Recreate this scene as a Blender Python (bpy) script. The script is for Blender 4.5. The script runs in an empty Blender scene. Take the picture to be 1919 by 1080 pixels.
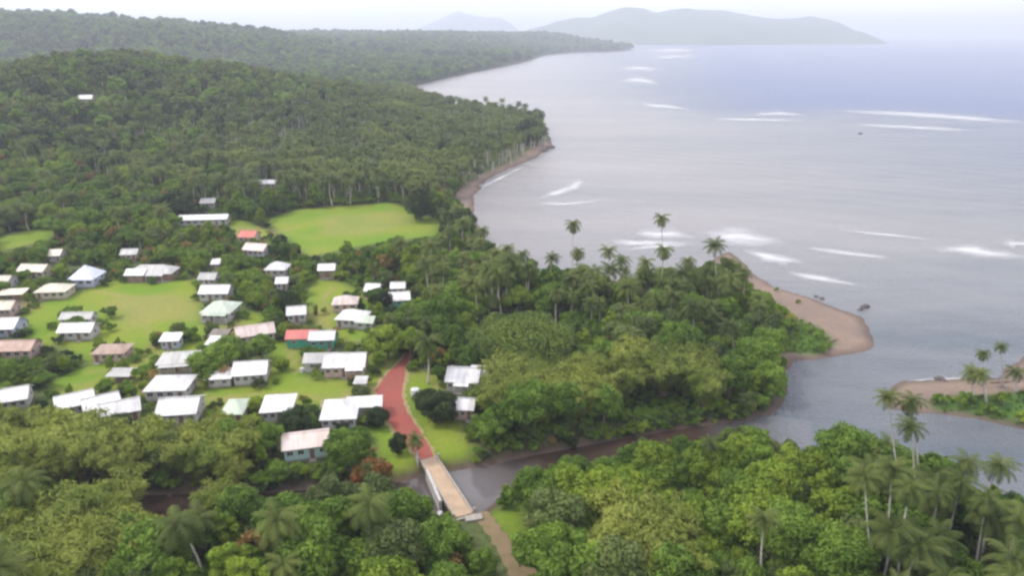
import bpy, math, random
import numpy as np
from mathutils import Vector, Matrix

R = math.radians
random.seed(7)
rng = np.random.default_rng(7)
scene = bpy.context.scene
C = scene.collection

# ------------------------------------------------------------------ camera, sky, sun, exposure
CAM_Z, PITCH, FPX, PW, PH = 82.0, 19.2, 1370.0, 1919.0, 1080.0
cam_d = bpy.data.cameras.new('camera'); cam = bpy.data.objects.new('camera', cam_d); C.objects.link(cam)
cam.location = (0, 0, CAM_Z); cam.rotation_euler = (R(90 - PITCH), 0, 0)
cam_d.sensor_width = 36.0; cam_d.lens = FPX / PW * 36.0
cam_d.clip_start = 1.0; cam_d.clip_end = 120000.0
scene.camera = cam

SUN_EL, SUN_AZ = R(52), R(-78)          # azimuth clockwise from +Y: the light comes from the left, a little ahead
world = bpy.data.worlds.new('World'); scene.world = world; world.use_nodes = True
wt = world.node_tree; wt.nodes.clear()
def wn(t, **k):
    n = wt.nodes.new(t)
    for a, b in k.items(): setattr(n, a, b)
    return n
sky = wn('ShaderNodeTexSky', sky_type='NISHITA', sun_disc=False)
sky.sun_elevation = SUN_EL; sky.sun_rotation = SUN_AZ; sky.altitude = 80; sky.air_density = 1.2; sky.dust_density = 2.0
tc = wn('ShaderNodeTexCoord'); mp = wn('ShaderNodeMapping'); mp.inputs['Scale'].default_value = (1.6, 1.6, 7.0)
nz = wn('ShaderNodeTexNoise'); nz.inputs['Scale'].default_value = 1.7; nz.inputs['Detail'].default_value = 6.0; nz.inputs['Roughness'].default_value = 0.55
cr = wn('ShaderNodeValToRGB')
cr.color_ramp.elements[0].position = 0.34; cr.color_ramp.elements[0].color = (0.80, 0.80, 0.80, 1)
cr.color_ramp.elements[1].position = 0.68; cr.color_ramp.elements[1].color = (0.96, 0.96, 0.96, 1)
cr2 = wn('ShaderNodeValToRGB')
cr2.color_ramp.elements[0].position = 0.30; cr2.color_ramp.elements[0].color = (10.2, 10.2, 11.6, 1)
cr2.color_ramp.elements[1].position = 0.70; cr2.color_ramp.elements[1].color = (13.5, 13.5, 14.4, 1)
mx = wn('ShaderNodeMix', data_type='RGBA')
bg = wn('ShaderNodeBackground'); bg.inputs['Strength'].default_value = 0.078
wo = wn('ShaderNodeOutputWorld')
L = wt.links.new
L(tc.outputs['Generated'], mp.inputs['Vector']); L(mp.outputs[0], nz.inputs['Vector'])
L(nz.outputs['Fac'], cr.inputs['Fac']); L(nz.outputs['Fac'], cr2.inputs['Fac'])
L(cr.outputs['Color'], mx.inputs['Factor']); L(sky.outputs[0], mx.inputs['A']); L(cr2.outputs['Color'], mx.inputs['B'])
L(mx.outputs['Result'], bg.inputs['Color']); L(bg.outputs[0], wo.inputs['Surface'])

sun_d = bpy.data.lights.new('sun', 'SUN'); sun = bpy.data.objects.new('sun', sun_d); C.objects.link(sun)
sun_d.energy = 1.5; sun_d.angle = R(11); sun_d.color = (1.0, 0.95, 0.87)
sdir = Vector((math.sin(SUN_AZ) * math.cos(SUN_EL), math.cos(SUN_AZ) * math.cos(SUN_EL), math.sin(SUN_EL)))
sun.rotation_euler = sdir.to_track_quat('Z', 'Y').to_euler(); sun.location = (0, 0, 300)

vs = scene.view_settings
vs.view_transform = 'Standard'; vs.look = 'None'; vs.exposure = 1.22; vs.gamma = 1.0
cy = scene.cycles
cy.max_bounces = 5; cy.diffuse_bounces = 2; cy.glossy_bounces = 2; cy.transmission_bounces = 2
cy.transparent_max_bounces = 8; cy.volume_bounces = 0
cy.caustics_reflective = False; cy.caustics_refractive = False
cy.use_denoising = True; cy.denoiser = 'OPENIMAGEDENOISE'; cy.sample_clamp_indirect = 4.0
cy.pixel_filter_type = 'BLACKMAN_HARRIS'; cy.filter_width = 2.7        # the drone's soft lens

# ------------------------------------------------------------------ picture <-> place
sp, cp = math.sin(R(PITCH)), math.cos(R(PITCH))
def px(x, y, z=2.0):
    dx, dy = (x - PW / 2) / FPX, (PH / 2 - y) / FPX
    d = (dx, cp + dy * sp, -sp + dy * cp)
    t = (z - CAM_Z) / d[2]
    return (d[0] * t, d[1] * t)
def proj(X, Y, Z):
    X, Y, Z = np.asarray(X, float), np.asarray(Y, float), np.asarray(Z, float) - CAM_Z
    zc = np.maximum(Y * cp - Z * sp, 1e-3); yc = Y * sp + Z * cp
    return PW / 2 + FPX * X / zc, PH / 2 - FPX * yc / zc, zc
def wpoly(pts, z=2.0): return [px(a, b, z) for a, b in pts]
def inside(poly, X, Y):
    X, Y = np.asarray(X, float), np.asarray(Y, float); r = np.zeros(X.shape, bool); n = len(poly)
    for i in range(n):
        x0, y0 = poly[i]; x1, y1 = poly[(i + 1) % n]
        if y0 == y1: continue
        r ^= ((y0 > Y) != (y1 > Y)) & (X < (x1 - x0) * (Y - y0) / (y1 - y0) + x0)
    return r
def sdf(poly, X, Y, closed=True):
    X, Y = np.asarray(X, float), np.asarray(Y, float); d = np.full(X.shape, 1e12); n = len(poly)
    for i in range(n if closed else n - 1):
        x0, y0 = poly[i]; x1, y1 = poly[(i + 1) % n]
        ex, ey = x1 - x0, y1 - y0; q = max(ex * ex + ey * ey, 1e-9)
        t = np.clip(((X - x0) * ex + (Y - y0) * ey) / q, 0, 1)
        d = np.minimum(d, (X - x0 - t * ex) ** 2 + (Y - y0 - t * ey) ** 2)
    d = np.sqrt(d)
    return np.where(inside(poly, X, Y), d, -d) if closed else d
def ss(a, b, v):
    t = np.clip((v - a) / (b - a), 0, 1); return t * t * (3 - 2 * t)
_perm = rng.random((256, 256))
def vnoise(X, Y, s):
    X, Y = np.asarray(X, float) / s, np.asarray(Y, float) / s
    xi, yi = np.floor(X).astype(int), np.floor(Y).astype(int); fx, fy = X - xi, Y - yi
    fx, fy = fx * fx * (3 - 2 * fx), fy * fy * (3 - 2 * fy)
    g = lambda a, b: _perm[a % 256, b % 256]
    return (g(xi, yi) * (1 - fx) + g(xi + 1, yi) * fx) * (1 - fy) + (g(xi, yi + 1) * (1 - fx) + g(xi + 1, yi + 1) * fx) * fy

# coastline, spit and river, read off the photograph and laid on the sea level
COAST = wpoly([(1195, 93), (1140, 97), (1080, 97.5), (1020, 103), (975, 118), (930, 127), (880, 137), (830, 148), (772, 163),
               (795, 180), (850, 193), (930, 206), (1000, 222), (1022, 245), (1038, 274), (1000, 297), (950, 318), (905, 342),
               (888, 366), (884, 395), (893, 425), (925, 462), (970, 500), (1040, 530), (1120, 545), (1220, 545), (1300, 520),
               (1345, 482), (1366, 470), (1412, 517), (1450, 541), (1510, 557), (1560, 577), (1602, 590), (1622, 612), (1641, 640),
               (1630, 660), (1560, 668), (1485, 675), (1463, 700), (1473, 735), (1445, 765), (1430, 800), (1440, 862), (1550, 885),
               (1700, 908), (1800, 940), (1919, 990), (2100, 1090), (2400, 1250)], 0.0)
LAND = COAST + [(320, -150), (-5000, -150), (-5000, 5400), (-1500, 5400), (300, 5000)]
SPIT = wpoly([(1652, 735), (1690, 718), (1770, 713), (1875, 712), (1900, 685), (1925, 660), (2050, 630), (2300, 640), (2300, 860),
              (2050, 835), (1919, 806), (1840, 790), (1790, 778), (1765, 775), (1720, 776), (1668, 766)], 0.0)
RIVER = wpoly([(1520, 790), (1430, 778), (1405, 788), (1280, 804), (1120, 832), (1000, 855), (900, 876), (850, 884), (800, 890),
               (760, 905), (640, 915), (500, 925), (400, 925), (250, 930), (100, 950), (-150, 960), (-400, 965), (-400, 1020),
               (-150, 1010), (100, 1000), (250, 978), (400, 972), (520, 975), (640, 965), (760, 962), (850, 972), (900, 966),
               (940, 930), (990, 897), (1060, 874), (1150, 857), (1250, 838), (1400, 836), (1520, 840)], 0.0)

def hpx(x, y):
    """where the line of sight through a pixel meets the land"""
    dx, dy = (x - PW / 2) / FPX, (PH / 2 - y) / FPX; d = np.array([dx, cp + dy * sp, -sp + dy * cp])
    t = np.geomspace(60, 5000, 900); Q = d[None] * t[:, None]; z = CAM_Z + Q[:, 2]; hit = np.nonzero(z < np.maximum(height(Q[:, 0], Q[:, 1]), 0))[0]
    k = hit[0] if len(hit) else 899
    return float(Q[k, 0]), float(Q[k, 1])
def land_sd(X, Y):
    s = np.maximum(sdf(LAND, X, Y), sdf(SPIT, X, Y))
    return s + (vnoise(X, Y, 9.0) - .5) * 2.6 + (vnoise(X + 77, Y, 3.5) - .5) * 1.2
def height(X, Y, full=False):
    X, Y = np.asarray(X, float), np.asarray(Y, float)
    s = land_sd(X, Y); r = sdf(RIVER, X, Y)
    base = np.where(s > 0, 2.0 * (1 - np.exp(-np.maximum(s, 0) * 0.09)), np.maximum(s * 0.09, -3.0))
    bank = np.where(r < 0, np.minimum(-r * 0.55, 2.2), np.maximum(-r * 0.5, -2.0))
    base = np.minimum(base, np.where(s > 0, bank + 0.0, base)) if True else base
    ridge = np.interp(X, [-2500, -900, -520, -410, -350, -305, -250, -225, -190, -113, -40, 0], [70, 58, 46, 43, 54, 44, 39, 31, 23, 13, 4, 0])
    ridge = ridge * ss(330, 640, Y) * (1 - 0.8 * ss(690, 900, Y))
    far = np.interp(X, [-3500, -1190, -820, -630, -400, -200], [150, 112, 88, 60, 25, 8])
    far = far * ss(1000, 1700, Y) * (1 - 0.45 * ss(1900, 2800, Y))
    plain = 60 * ss(1400, 3400, Y) * ss(0, 450, s)
    und = (vnoise(X, Y, 170) - 0.5) * 14 * ss(380, 620, Y) + (vnoise(X + 500, Y, 60) - .5) * 5 * ss(380, 620, Y)
    hill = (np.maximum(np.maximum(ridge, far), plain) + np.maximum(und, -2)) * ss(0, 90, s)
    z = base + np.maximum(hill, 0)
    return (z, s, r) if full else z

# ------------------------------------------------------------------ materials
def newmat(name):
    m = bpy.data.materials.new(name); m.use_nodes = True; m.node_tree.nodes.clear(); return m
class NT:
    def __init__(s, m): s.t = m.node_tree
    def n(s, t, ins=None, **k):
        n = s.t.nodes.new(t)
        for a, b in k.items(): setattr(n, a, b)
        for a, b in (ins or {}).items():
            if isinstance(b, tuple) and len(b) == 2 and hasattr(b[0], 'outputs'): s.t.links.new(b[0].outputs[b[1]], n.inputs[a])
            else: n.inputs[a].default_value = b
        return n
    def mix(s, f, a, b, blend='MIX'):
        n = s.t.nodes.new('ShaderNodeMix'); n.data_type = 'RGBA'; n.blend_type = blend
        for sock, v in ((n.inputs['Factor'], f), (n.inputs['A'], a), (n.inputs['B'], b)):
            if isinstance(v, tuple) and hasattr(v[0], 'outputs'): s.t.links.new(v[0].outputs[v[1]], sock)
            else: sock.default_value = v if not isinstance(v, tuple) or len(v) == 4 else (*v, 1)
        return (n, 'Result')
    def ramp(s, f, p0, p1, c0=(0, 0, 0, 1), c1=(1, 1, 1, 1)):
        n = s.t.nodes.new('ShaderNodeValToRGB'); s.t.links.new(f[0].outputs[f[1]], n.inputs['Fac'])
        e = n.color_ramp.elements; e[0].position = p0; e[1].position = p1; e[0].color = c0; e[1].color = c1
        return (n, 'Color')
    def noise(s, scale, detail=4, coord=None, rough=.55):
        n = s.n('ShaderNodeTexNoise', {'Scale': scale, 'Detail': detail, 'Roughness': rough})
        if coord: s.t.links.new(coord[0].outputs[coord[1]], n.inputs['Vector'])
        return (n, 'Fac')
    def out(s, sh, disp=None):
        o = s.n('ShaderNodeOutputMaterial'); s.t.links.new(sh[0].outputs[sh[1]], o.inputs['Surface'])

def simple(name, col, col2=None, scale=1.5, rough=.8, bump=0.0, spec=.25, lo=.35, hi=.65):
    m = newmat(name); t = NT(m); co = (t.n('ShaderNodeTexCoord'), 'Object')
    f = t.noise(scale, 5, co)
    c = t.mix(t.ramp(f, lo, hi), col, col2 or tuple(c * .75 for c in col))
    p = t.n('ShaderNodeBsdfPrincipled', {'Base Color': c, 'Roughness': rough, 'Specular IOR Level': spec})
    if bump:
        b = t.n('ShaderNodeBump', {'Height': f, 'Strength': bump, 'Distance': .1}); t.t.links.new(b.outputs[0], p.inputs['Normal'])
    t.out((p, 0)); return m

def roofmat(name, col, stain, amount=.5):
    m = newmat(name); t = NT(m); tcn = t.n('ShaderNodeTexCoord'); co = (tcn, 'Object')
    oi = t.n('ShaderNodeObjectInfo')
    v = t.n('ShaderNodeVectorMath', {0: (tcn, 'Object'), 1: (oi, 'Location')}, operation='ADD')
    f = t.noise(.35, 6, (v, 0), .65)
    mpn = t.n('ShaderNodeMapping', {'Vector': (v, 0), 'Scale': (3.0, .25, .25)})
    g = t.noise(.9, 4, (mpn, 0))
    c = t.mix(t.ramp(f, .62 - .25 * amount, .85 - .15 * amount), col, stain)
    c = t.mix(t.ramp(g, .45, .75, (1, 1, 1, 1), (.80, .79, .77, 1)), (0, 0, 0), c) if False else c
    gg = t.ramp(g, .40, .72, (1, 1, 1, 1), (.78, .77, .75, 1))
    c = t.mix(1.0, c, gg, 'MULTIPLY')
    sx_ = t.n('ShaderNodeSeparateXYZ', {0: co}); ml = t.n('ShaderNodeMath', {0: (sx_, 'X'), 1: .95}, operation='MULTIPLY'); fl = t.n('ShaderNodeMath', {0: (ml, 0)}, operation='FLOOR')
    sgn = t.n('ShaderNodeMath', {0: (sx_, 'Y'), 1: 0.0}, operation='GREATER_THAN'); cb = t.n('ShaderNodeCombineXYZ', {0: (fl, 0), 1: (sgn, 0), 2: (oi, 'Random')})
    wh = t.n('ShaderNodeTexWhiteNoise', {'Vector': (cb, 0)}, noise_dimensions='3D'); c = t.mix(1.0, c, t.ramp((wh, 'Value'), .1, .9, (.86, .855, .85, 1), (1.05, 1.05, 1.05, 1)), 'MULTIPLY')
    ov_ = t.ramp((oi, 'Random'), 0, 1, (.86, .86, .86, 1), (1.08, 1.07, 1.05, 1)); c = t.mix(1.0, c, ov_, 'MULTIPLY')
    w = t.n('ShaderNodeTexWave', {'Vector': co, 'Scale': 1.3, 'Distortion': 0.0}, wave_type='BANDS', bands_direction='X')
    b = t.n('ShaderNodeBump', {'Height': (w, 'Fac'), 'Strength': .35, 'Distance': .04})
    p = t.n('ShaderNodeBsdfPrincipled', {'Base Color': c, 'Roughness': .5, 'Specular IOR Level': .35, 'Normal': (b, 0)})
    t.out((p, 0)); return m

def leafmat(name, a, b, c, trans=.3):
    """a..b per tree, c mixed in per clump of leaves"""
    m = newmat(name); t = NT(m)
    oi = t.n('ShaderNodeObjectInfo'); at = t.n('ShaderNodeAttribute', attribute_name='tint')
    col = t.mix((oi, 'Random'), a, b)
    col = t.mix(t.ramp((at, 'Fac'), .2, 1.0, (0, 0, 0, 1), (.75, .75, .75, 1)), col, c)
    ge = t.n('ShaderNodeNewGeometry'); pn = t.noise(.016, 4, (ge, 'Position'), .6); pm = t.noise(.05, 3, (ge, 'Position'), .6)
    col = t.mix(t.ramp(pn, .46, .66, (0, 0, 0, 1), (.55, .55, .55, 1)), col, tuple(min(1, q * 1.2 + w) for q, w in zip(c, (.03, .035, .0))))
    col = t.mix(1.0, col, t.ramp(pm, .32, .62, (.55, .62, .62, 1), (1.12, 1.1, 1.0, 1)), 'MULTIPLY')
    p = t.n('ShaderNodeBsdfPrincipled', {'Base Color': col, 'Roughness': .6, 'Specular IOR Level': .1})
    tr = t.n('ShaderNodeBsdfTranslucent', {'Color': col})
    s = t.n('ShaderNodeMixShader', {0: trans}); t.t.links.new(p.outputs[0], s.inputs[1]); t.t.links.new(tr.outputs[0], s.inputs[2])
    t.out((s, 0)); return m

M = {}
M['leaf'] = leafmat('leaf_green', (0.0483, 0.1, 0.0154), (0.1207, 0.2013, 0.0286), (0.161, 0.244, 0.0374))
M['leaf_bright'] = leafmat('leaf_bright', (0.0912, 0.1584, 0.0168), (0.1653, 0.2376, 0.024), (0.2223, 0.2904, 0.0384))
M['leaf_dark'] = leafmat('leaf_dark', (.026, .044, .018), (.040, .062, .022), (.055, .080, .028))
M['leaf_dull'] = leafmat('leaf_dull', (0.0495, 0.07956, 0.0234), (0.108, 0.1408, 0.045), (0.135, 0.1683, 0.0558))
M['leaf_palm'] = leafmat('leaf_palm', (0.0407, 0.06552, 0.0144), (0.0999, 0.1302, 0.0288), (0.1369, 0.1596, 0.0448))
M['leaf_bamboo'] = leafmat('leaf_bamboo', (0.1344, 0.183, 0.03), (0.2016, 0.2318, 0.042), (0.2688, 0.2928, 0.07))
M['leaf_red'] = leafmat('leaf_red', (.09, .11, .03), (.10, .11, .03), (.26, .07, .03))
M['leaf_dry'] = leafmat('leaf_dry', (.20, .12, .045), (.26, .15, .05), (.30, .19, .08))
M['leaf_rain'] = leafmat('leaf_rain', (0.11, 0.1562, 0.032), (0.121, 0.1625, 0.035), (0.1485, 0.2063, 0.045))
M['bark'] = simple('bark', (.20, .17, .13), (.11, .09, .07), 3, .9, .4)
M['palm_bark'] = simple('palm_bark', (.50, .46, .40), (.33, .30, .26), 3, .9, .3)
M['white_roof'] = roofmat('white_roof', (0.6222, 0.6122, 0.6222), (0.4617, 0.4415, 0.4315), .5)
M['cream_roof'] = roofmat('cream_roof', (0.5376, 0.4992, 0.4032), (0.48, 0.4224, 0.3264), .6)
M['grey_roof'] = roofmat('grey_roof', (0.3763, 0.3763, 0.3674), (0.3226, 0.3046, 0.2867), .6)
M['green_roof'] = roofmat('green_roof', (0.4193, 0.4792, 0.3894), (0.3994, 0.4293, 0.3594), .5)
M['pink_roof'] = roofmat('pink_roof', (0.5568, 0.4608, 0.432), (0.528, 0.4032, 0.3456), .6)
M['rust_roof'] = roofmat('rust_roof', (.40, .27, .22), (.24, .13, .09), .8)
M['brown_roof'] = roofmat('brown_roof', (.33, .24, .19), (.20, .12, .08), .8)
M['red_roof'] = roofmat('red_roof', (.50, .13, .11), (.40, .17, .14), .6)
M['blue_roof'] = roofmat('blue_roof', (0.5192, 0.5491, 0.6789), (0.4393, 0.4792, 0.599), .4)
M['dark_roof'] = roofmat('dark_roof', (.16, .14, .12), (.10, .07, .05), .6)
M['white_wall'] = simple('white_wall', (0.396, 0.3888, 0.3672), (0.3024, 0.288, 0.2664), .8)
M['cream_wall'] = simple('cream_wall', (0.429, 0.377, 0.273), (0.338, 0.286, 0.2015), .8)
M['pink_wall'] = simple('pink_wall', (0.435, 0.315, 0.27), (0.345, 0.24, 0.2025), .8)
M['green_wall'] = simple('green_wall', (.05, .30, .20), (.04, .22, .15), .8)
M['teal_wall'] = simple('teal_wall', (0.345, 0.495, 0.45), (0.285, 0.405, 0.3675), .8)
M['grey_wall'] = simple('grey_wall', (.40, .39, .37), (.30, .28, .26), .8)
M['brown_wall'] = simple('brown_wall', (.24, .15, .10), (.15, .09, .06), .8)
M['blue_wall'] = simple('blue_wall', (0.35, 0.385, 0.476), (0.294, 0.322, 0.406), .8)
M['trim'] = simple('white_trim', (0.504, 0.497, 0.476), (0.42, 0.406, 0.385), 2)
M['glass'] = simple('window_glass', (.025, .03, .035), (.04, .045, .05), 2, .15, spec=.6)
M['door'] = simple('door_paint', (.20, .13, .09), (.12, .08, .06), 2)
M['concrete'] = simple('concrete', (0.308, 0.28, 0.245), (0.21, 0.189, 0.161), 1.2, .9, .2)
M['timber'] = simple('timber', (.22, .16, .11), (.13, .09, .06), 2)
M['plastic'] = simple('tank_plastic', (0.507, 0.507, 0.507), (0.429, 0.429, 0.429), 2, .5)
M['rock'] = simple('rock', (.12, .10, .09), (.06, .05, .05), 1.2, .9, .8)

# ------------------------------------------------------------------ mesh helpers
def mesh_np(name, V, F, mat=None, smooth=False, attrs=None):
    V = np.asarray(V, np.float32); F = np.asarray(F, np.int32); k = F.shape[1]
    me = bpy.data.meshes.new(name)
    me.vertices.add(len(V)); me.vertices.foreach_set('co', V.ravel())
    me.loops.add(F.size); me.loops.foreach_set('vertex_index', F.ravel())
    me.polygons.add(len(F)); me.polygons.foreach_set('loop_start', np.arange(len(F), dtype=np.int32) * k)
    try: me.polygons.foreach_set('loop_total', np.full(len(F), k, np.int32))
    except Exception: pass
    if smooth: me.polygons.foreach_set('use_smooth', np.ones(len(F), bool))
    for an, av in (attrs or {}).items():
        at = me.attributes.new(an, 'FLOAT', 'POINT'); at.data.foreach_set('value', np.asarray(av, np.float32))
    me.update(calc_edges=True); me.validate()
    if mat: me.materials.append(mat)
    return me
class MB:
    """collects polygons into one mesh"""
    def __init__(s): s.v, s.f = [], []
    def poly(s, pts): 
        i = len(s.v); s.v += [tuple(p) for p in pts]; s.f.append(tuple(range(i, i + len(pts))))
    def box(s, x0, x1, y0, y1, z0, z1):
        i = len(s.v); s.v += [(x, y, z) for z in (z0, z1) for x, y in ((x0, y0), (x1, y0), (x1, y1), (x0, y1))]
        s.f += [tuple(i + j for j in q) for q in ((0, 3, 2, 1), (4, 5, 6, 7), (0, 1, 5, 4), (1, 2, 6, 5), (2, 3, 7, 6), (3, 0, 4, 7))]
    def slab(s, top, th):
        """a polygon given a thickness downwards"""
        n = len(top); i = len(s.v); s.v += [tuple(p) for p in top] + [(p[0], p[1], p[2] - th) for p in top]
        s.f.append(tuple(range(i, i + n))); s.f.append(tuple(i + n + j for j in reversed(range(n))))
        for j in range(n): k = (j + 1) % n; s.f.append((i + j, i + n + j, i + n + k, i + k))
    def tube(s, pts, rad, n=7, cap=True):
        rings = []
        for j, p in enumerate(pts):
            p = Vector(p); a = Vector(pts[max(j - 1, 0)]); b = Vector(pts[min(j + 1, len(pts) - 1)])
            d = (b - a).normalized(); u = d.cross(Vector((.3, .9, .1))).normalized(); w = d.cross(u)
            i = len(s.v); r = rad[j] if hasattr(rad, '__len__') else rad
            s.v += [tuple(p + (u * math.cos(2 * math.pi * k / n) + w * math.sin(2 * math.pi * k / n)) * r) for k in range(n)]
            rings.append(i)
        for a, b in zip(rings, rings[1:]):
            for k in range(n): s.f.append((a + k, a + (k + 1) % n, b + (k + 1) % n, b + k))
        if cap: s.f.append(tuple(rings[0] + k for k in reversed(range(n)))); s.f.append(tuple(rings[-1] + k for k in range(n)))
    def mesh(s, name, mat, smooth=False):
        me = bpy.data.meshes.new(name); me.from_pydata(s.v, [], s.f); me.update()
        if smooth: me.polygons.foreach_set('use_smooth', [True] * len(me.polygons))
        me.materials.append(mat); return me
def obj(name, data, parent=None, loc=(0, 0, 0), rz=0, sc=None):
    o = bpy.data.objects.new(name, data); C.objects.link(o); o.location = loc; o.rotation_euler = (0, 0, rz)
    if sc is not None: o.scale = sc if hasattr(sc, '__len__') else (sc, sc, sc)
    if parent: o.parent = parent
    return o
def tag(o, label=None, cat=None, group=None, kind=None):
    if label: o['label'] = label
    if cat: o['category'] = cat
    if group: o['group'] = group
    if kind: o['kind'] = kind
    return o
def thing(name, label, cat, loc, rz=0, group=None):
    o = obj(name, None, None, loc, rz); o.empty_display_size = .5
    return tag(o, label, cat, group)

# ------------------------------------------------------------------ ground
def axis(lo, hi, a, b, st, g=1.05):
    v = list(np.arange(a, b + .01, st)); s = st
    while v[-1] < hi: s *= g; v.append(v[-1] + s)
    s = st
    while v[0] > lo: s *= g; v.insert(0, v[0] - s)
    return np.array(v)
xs = axis(-5200, 1600, -240, 240, 2.0); ys = axis(-150, 5400, 70, 420, 2.0)
GX, GY = np.meshgrid(xs, ys); gx, gy = GX.ravel(), GY.ravel()
gz, gs, gr = height(gx, gy, True)

LAWNS = [
    [(165, 545), (195, 516), (240, 530), (370, 524), (376, 560), (378, 605), (430, 612), (445, 640), (385, 645), (362, 690), (300, 700),
     (275, 742), (215, 742), (190, 727), (110, 745), (92, 722), (150, 690), (180, 685), (120, 650), (60, 645), (30, 620), (60, 575), (100, 562)],
    [(370, 722), (420, 728), (500, 715), (512, 680), (505, 640), (560, 645), (572, 706), (690, 702), (690, 655), (725, 662), (745, 676), (705, 722),
     (700, 762), (690, 770), (600, 757), (480, 768), (395, 775), (368, 752)],
    [(498, 412), (560, 393), (660, 385), (740, 380), (775, 400), (828, 412), (818, 440), (700, 456), (580, 480), (545, 452)],
    [(762, 698), (825, 698), (846, 735), (852, 790), (890, 850), (880, 868), (820, 868), (775, 785), (755, 730)],
    [(690, 790), (720, 790), (760, 830), (796, 868), (806, 893), (760, 897), (725, 885)],
    [(912, 955), (978, 955), (988, 1005), (950, 1008)],
    [(440, 582), (485, 588), (505, 607), (450, 628)],
    [(590, 520), (640, 530), (690, 558), (706, 590), (690, 612), (705, 640), (640, 640), (590, 600), (575, 560)],
    [(426, 408), (470, 418), (510, 440), (500, 462), (440, 440)],
    [(0, 442), (60, 432), (105, 430), (90, 450), (0, 470)],
]
LAWNW = [wpoly(p) for p in LAWNS]
CLEAR = [[(130, 215), (120, 195), (160, 180), (300, 182), (310, 196), (190, 205)], [(330, 352), (420, 335), (470, 345), (380, 362)], [(110, 240), (190, 232), (170, 262), (110, 262)],
         [(640, 300), (680, 290), (690, 305), (650, 312)], [(300, 235), (380, 228), (390, 242), (310, 250)], [(0, 318), (30, 312), (40, 330), (0, 340)]]
CLEARW = [[hpx(*q) for q in p] for p in CLEAR]
lawn = np.zeros(len(gx))
near = (gy < 700) & (np.abs(gx) < 420)
for p in LAWNW: lawn[near] = np.maximum(lawn[near], ss(-2.0, 1.5, sdf(p, gx[near], gy[near])))
midf = (gy > 300) & (gy < 900)
for p in CLEARW: lawn[midf] = np.maximum(lawn[midf], .75 * ss(-4, 4, sdf(p, gx[midf], gy[midf])))
lawn = np.maximum(lawn, .6 * ss(.94, .98, vnoise(gx, gy, 48)) * (gy > 400) * (gy < 1150))
SHORE_GRASS = [wpoly([(1478, 618), (1500, 598), (1535, 612), (1566, 636), (1535, 656), (1480, 652)]),
               wpoly([(1735, 748), (1780, 738), (1860, 735), (1960, 722), (2300, 690), (2300, 830), (1930, 798), (1850, 785), (1785, 770)])]
sgrass = np.zeros(len(gx))
for p in SHORE_GRASS: sgrass[near] = np.maximum(sgrass[near], ss(-1.5, 2.0, sdf(p, gx[near], gy[near])))
BARE = [([(425, 595), (470, 610), (480, 640), (420, 650), (400, 625)], .8), ([(600, 560), (640, 580), (610, 605), (575, 600)], .7),
        ([(640, 735), (708, 722), (708, 752), (640, 760)], .9), ([(600, 405), (740, 395), (790, 412), (700, 440), (600, 440)], .45),
        ([(190, 565), (300, 550), (372, 560), (375, 605), (300, 600), (240, 620)], .6), ([(90, 735), (150, 715), (215, 712), (215, 735)], .4), ([(380, 745), (600, 738), (690, 745), (600, 752), (400, 758)], .45), ([(295, 690), (360, 700), (355, 712), (290, 706)], .6), ([(560, 708), (690, 712), (690, 720), (560, 718)], .5), ([(280, 700), (262, 745), (240, 745), (265, 700)], .7),
        ([(20, 555), (80, 560), (70, 580), (30, 585)], .8), ([(440, 425), (490, 425), (480, 440), (440, 440)], .8)]
bare = np.zeros(len(gx))
for p, k in BARE: bare[near] = np.maximum(bare[near], .75 * k * ss(-3, 3, sdf(wpoly(p), gx[near], gy[near])))
PATHS = [[(690, 748), (600, 748), (500, 735), (400, 752), (365, 725), (372, 690), (385, 655), (430, 640), (440, 612)], [(280, 742), (275, 700), (300, 640), (380, 610)], [(165, 700), (250, 690), (290, 640), (250, 560), (180, 545)],
         [(560, 700), (545, 660), (540, 620), (590, 590), (620, 540)], [(730, 690), (690, 640), (640, 640), (600, 600)], [(480, 470), (500, 440), (560, 425)], [(755, 700), (800, 700), (840, 745)]]
for p in PATHS: bare[near] = np.maximum(bare[near], .62 * ss(1.5, .3, sdf(wpoly(p), gx[near], gy[near], False)) * (.5 + vnoise(gx[near], gy[near], 6)))
BEACH = [wpoly([(835, 395), (850, 362), (900, 325), (960, 300), (1020, 262), (1060, 270), (1000, 310), (920, 345), (890, 395)]),
         wpoly([(1335, 480), (1365, 460), (1420, 510), (1520, 550), (1620, 585), (1660, 645), (1640, 675), (1460, 690), (1448, 660),
                (1490, 640), (1500, 600), (1440, 560), (1390, 520)]),
         wpoly([(1640, 770), (1640, 730), (1700, 705), (1880, 700), (1919, 640), (2300, 600), (2300, 900), (1700, 790)])]
sand = np.zeros(len(gx)); 
for p in BEACH: sand[near | (gy < 800)] = np.maximum(sand[near | (gy < 800)], ss(-4, 3, sdf(p, gx[near | (gy < 800)], gy[near | (gy < 800)])))
sand = np.maximum(sand, ss(3, 0, gs) * .4)
sand = sand * (1 - sgrass)
mud = ss(-3.5, -.3, gr) * (1 - sand)
wet = ss(.55, .05, gz)
nx, ny = len(xs), len(ys)
ii = np.arange(nx * ny).reshape(ny, nx)
F = np.stack([ii[:-1, :-1], ii[:-1, 1:], ii[1:, 1:], ii[1:, :-1]], -1).reshape(-1, 4)
keepf = gz[F].max(1) > -2.9
mg = newmat('ground_cover'); t = NT(mg); co = (t.n('ShaderNodeTexCoord'), 'Object')
A = lambda n: (t.n('ShaderNodeAttribute', attribute_name=n), 'Fac')
n1 = t.noise(.05, 6, co); n2 = t.noise(.9, 5, co); n3 = t.noise(.018, 4, co); n4 = t.noise(4.0, 4, co, .7)
under = t.mix(t.ramp(n1, .35, .65), (.060, .085, .026), (.100, .110, .042))
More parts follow.
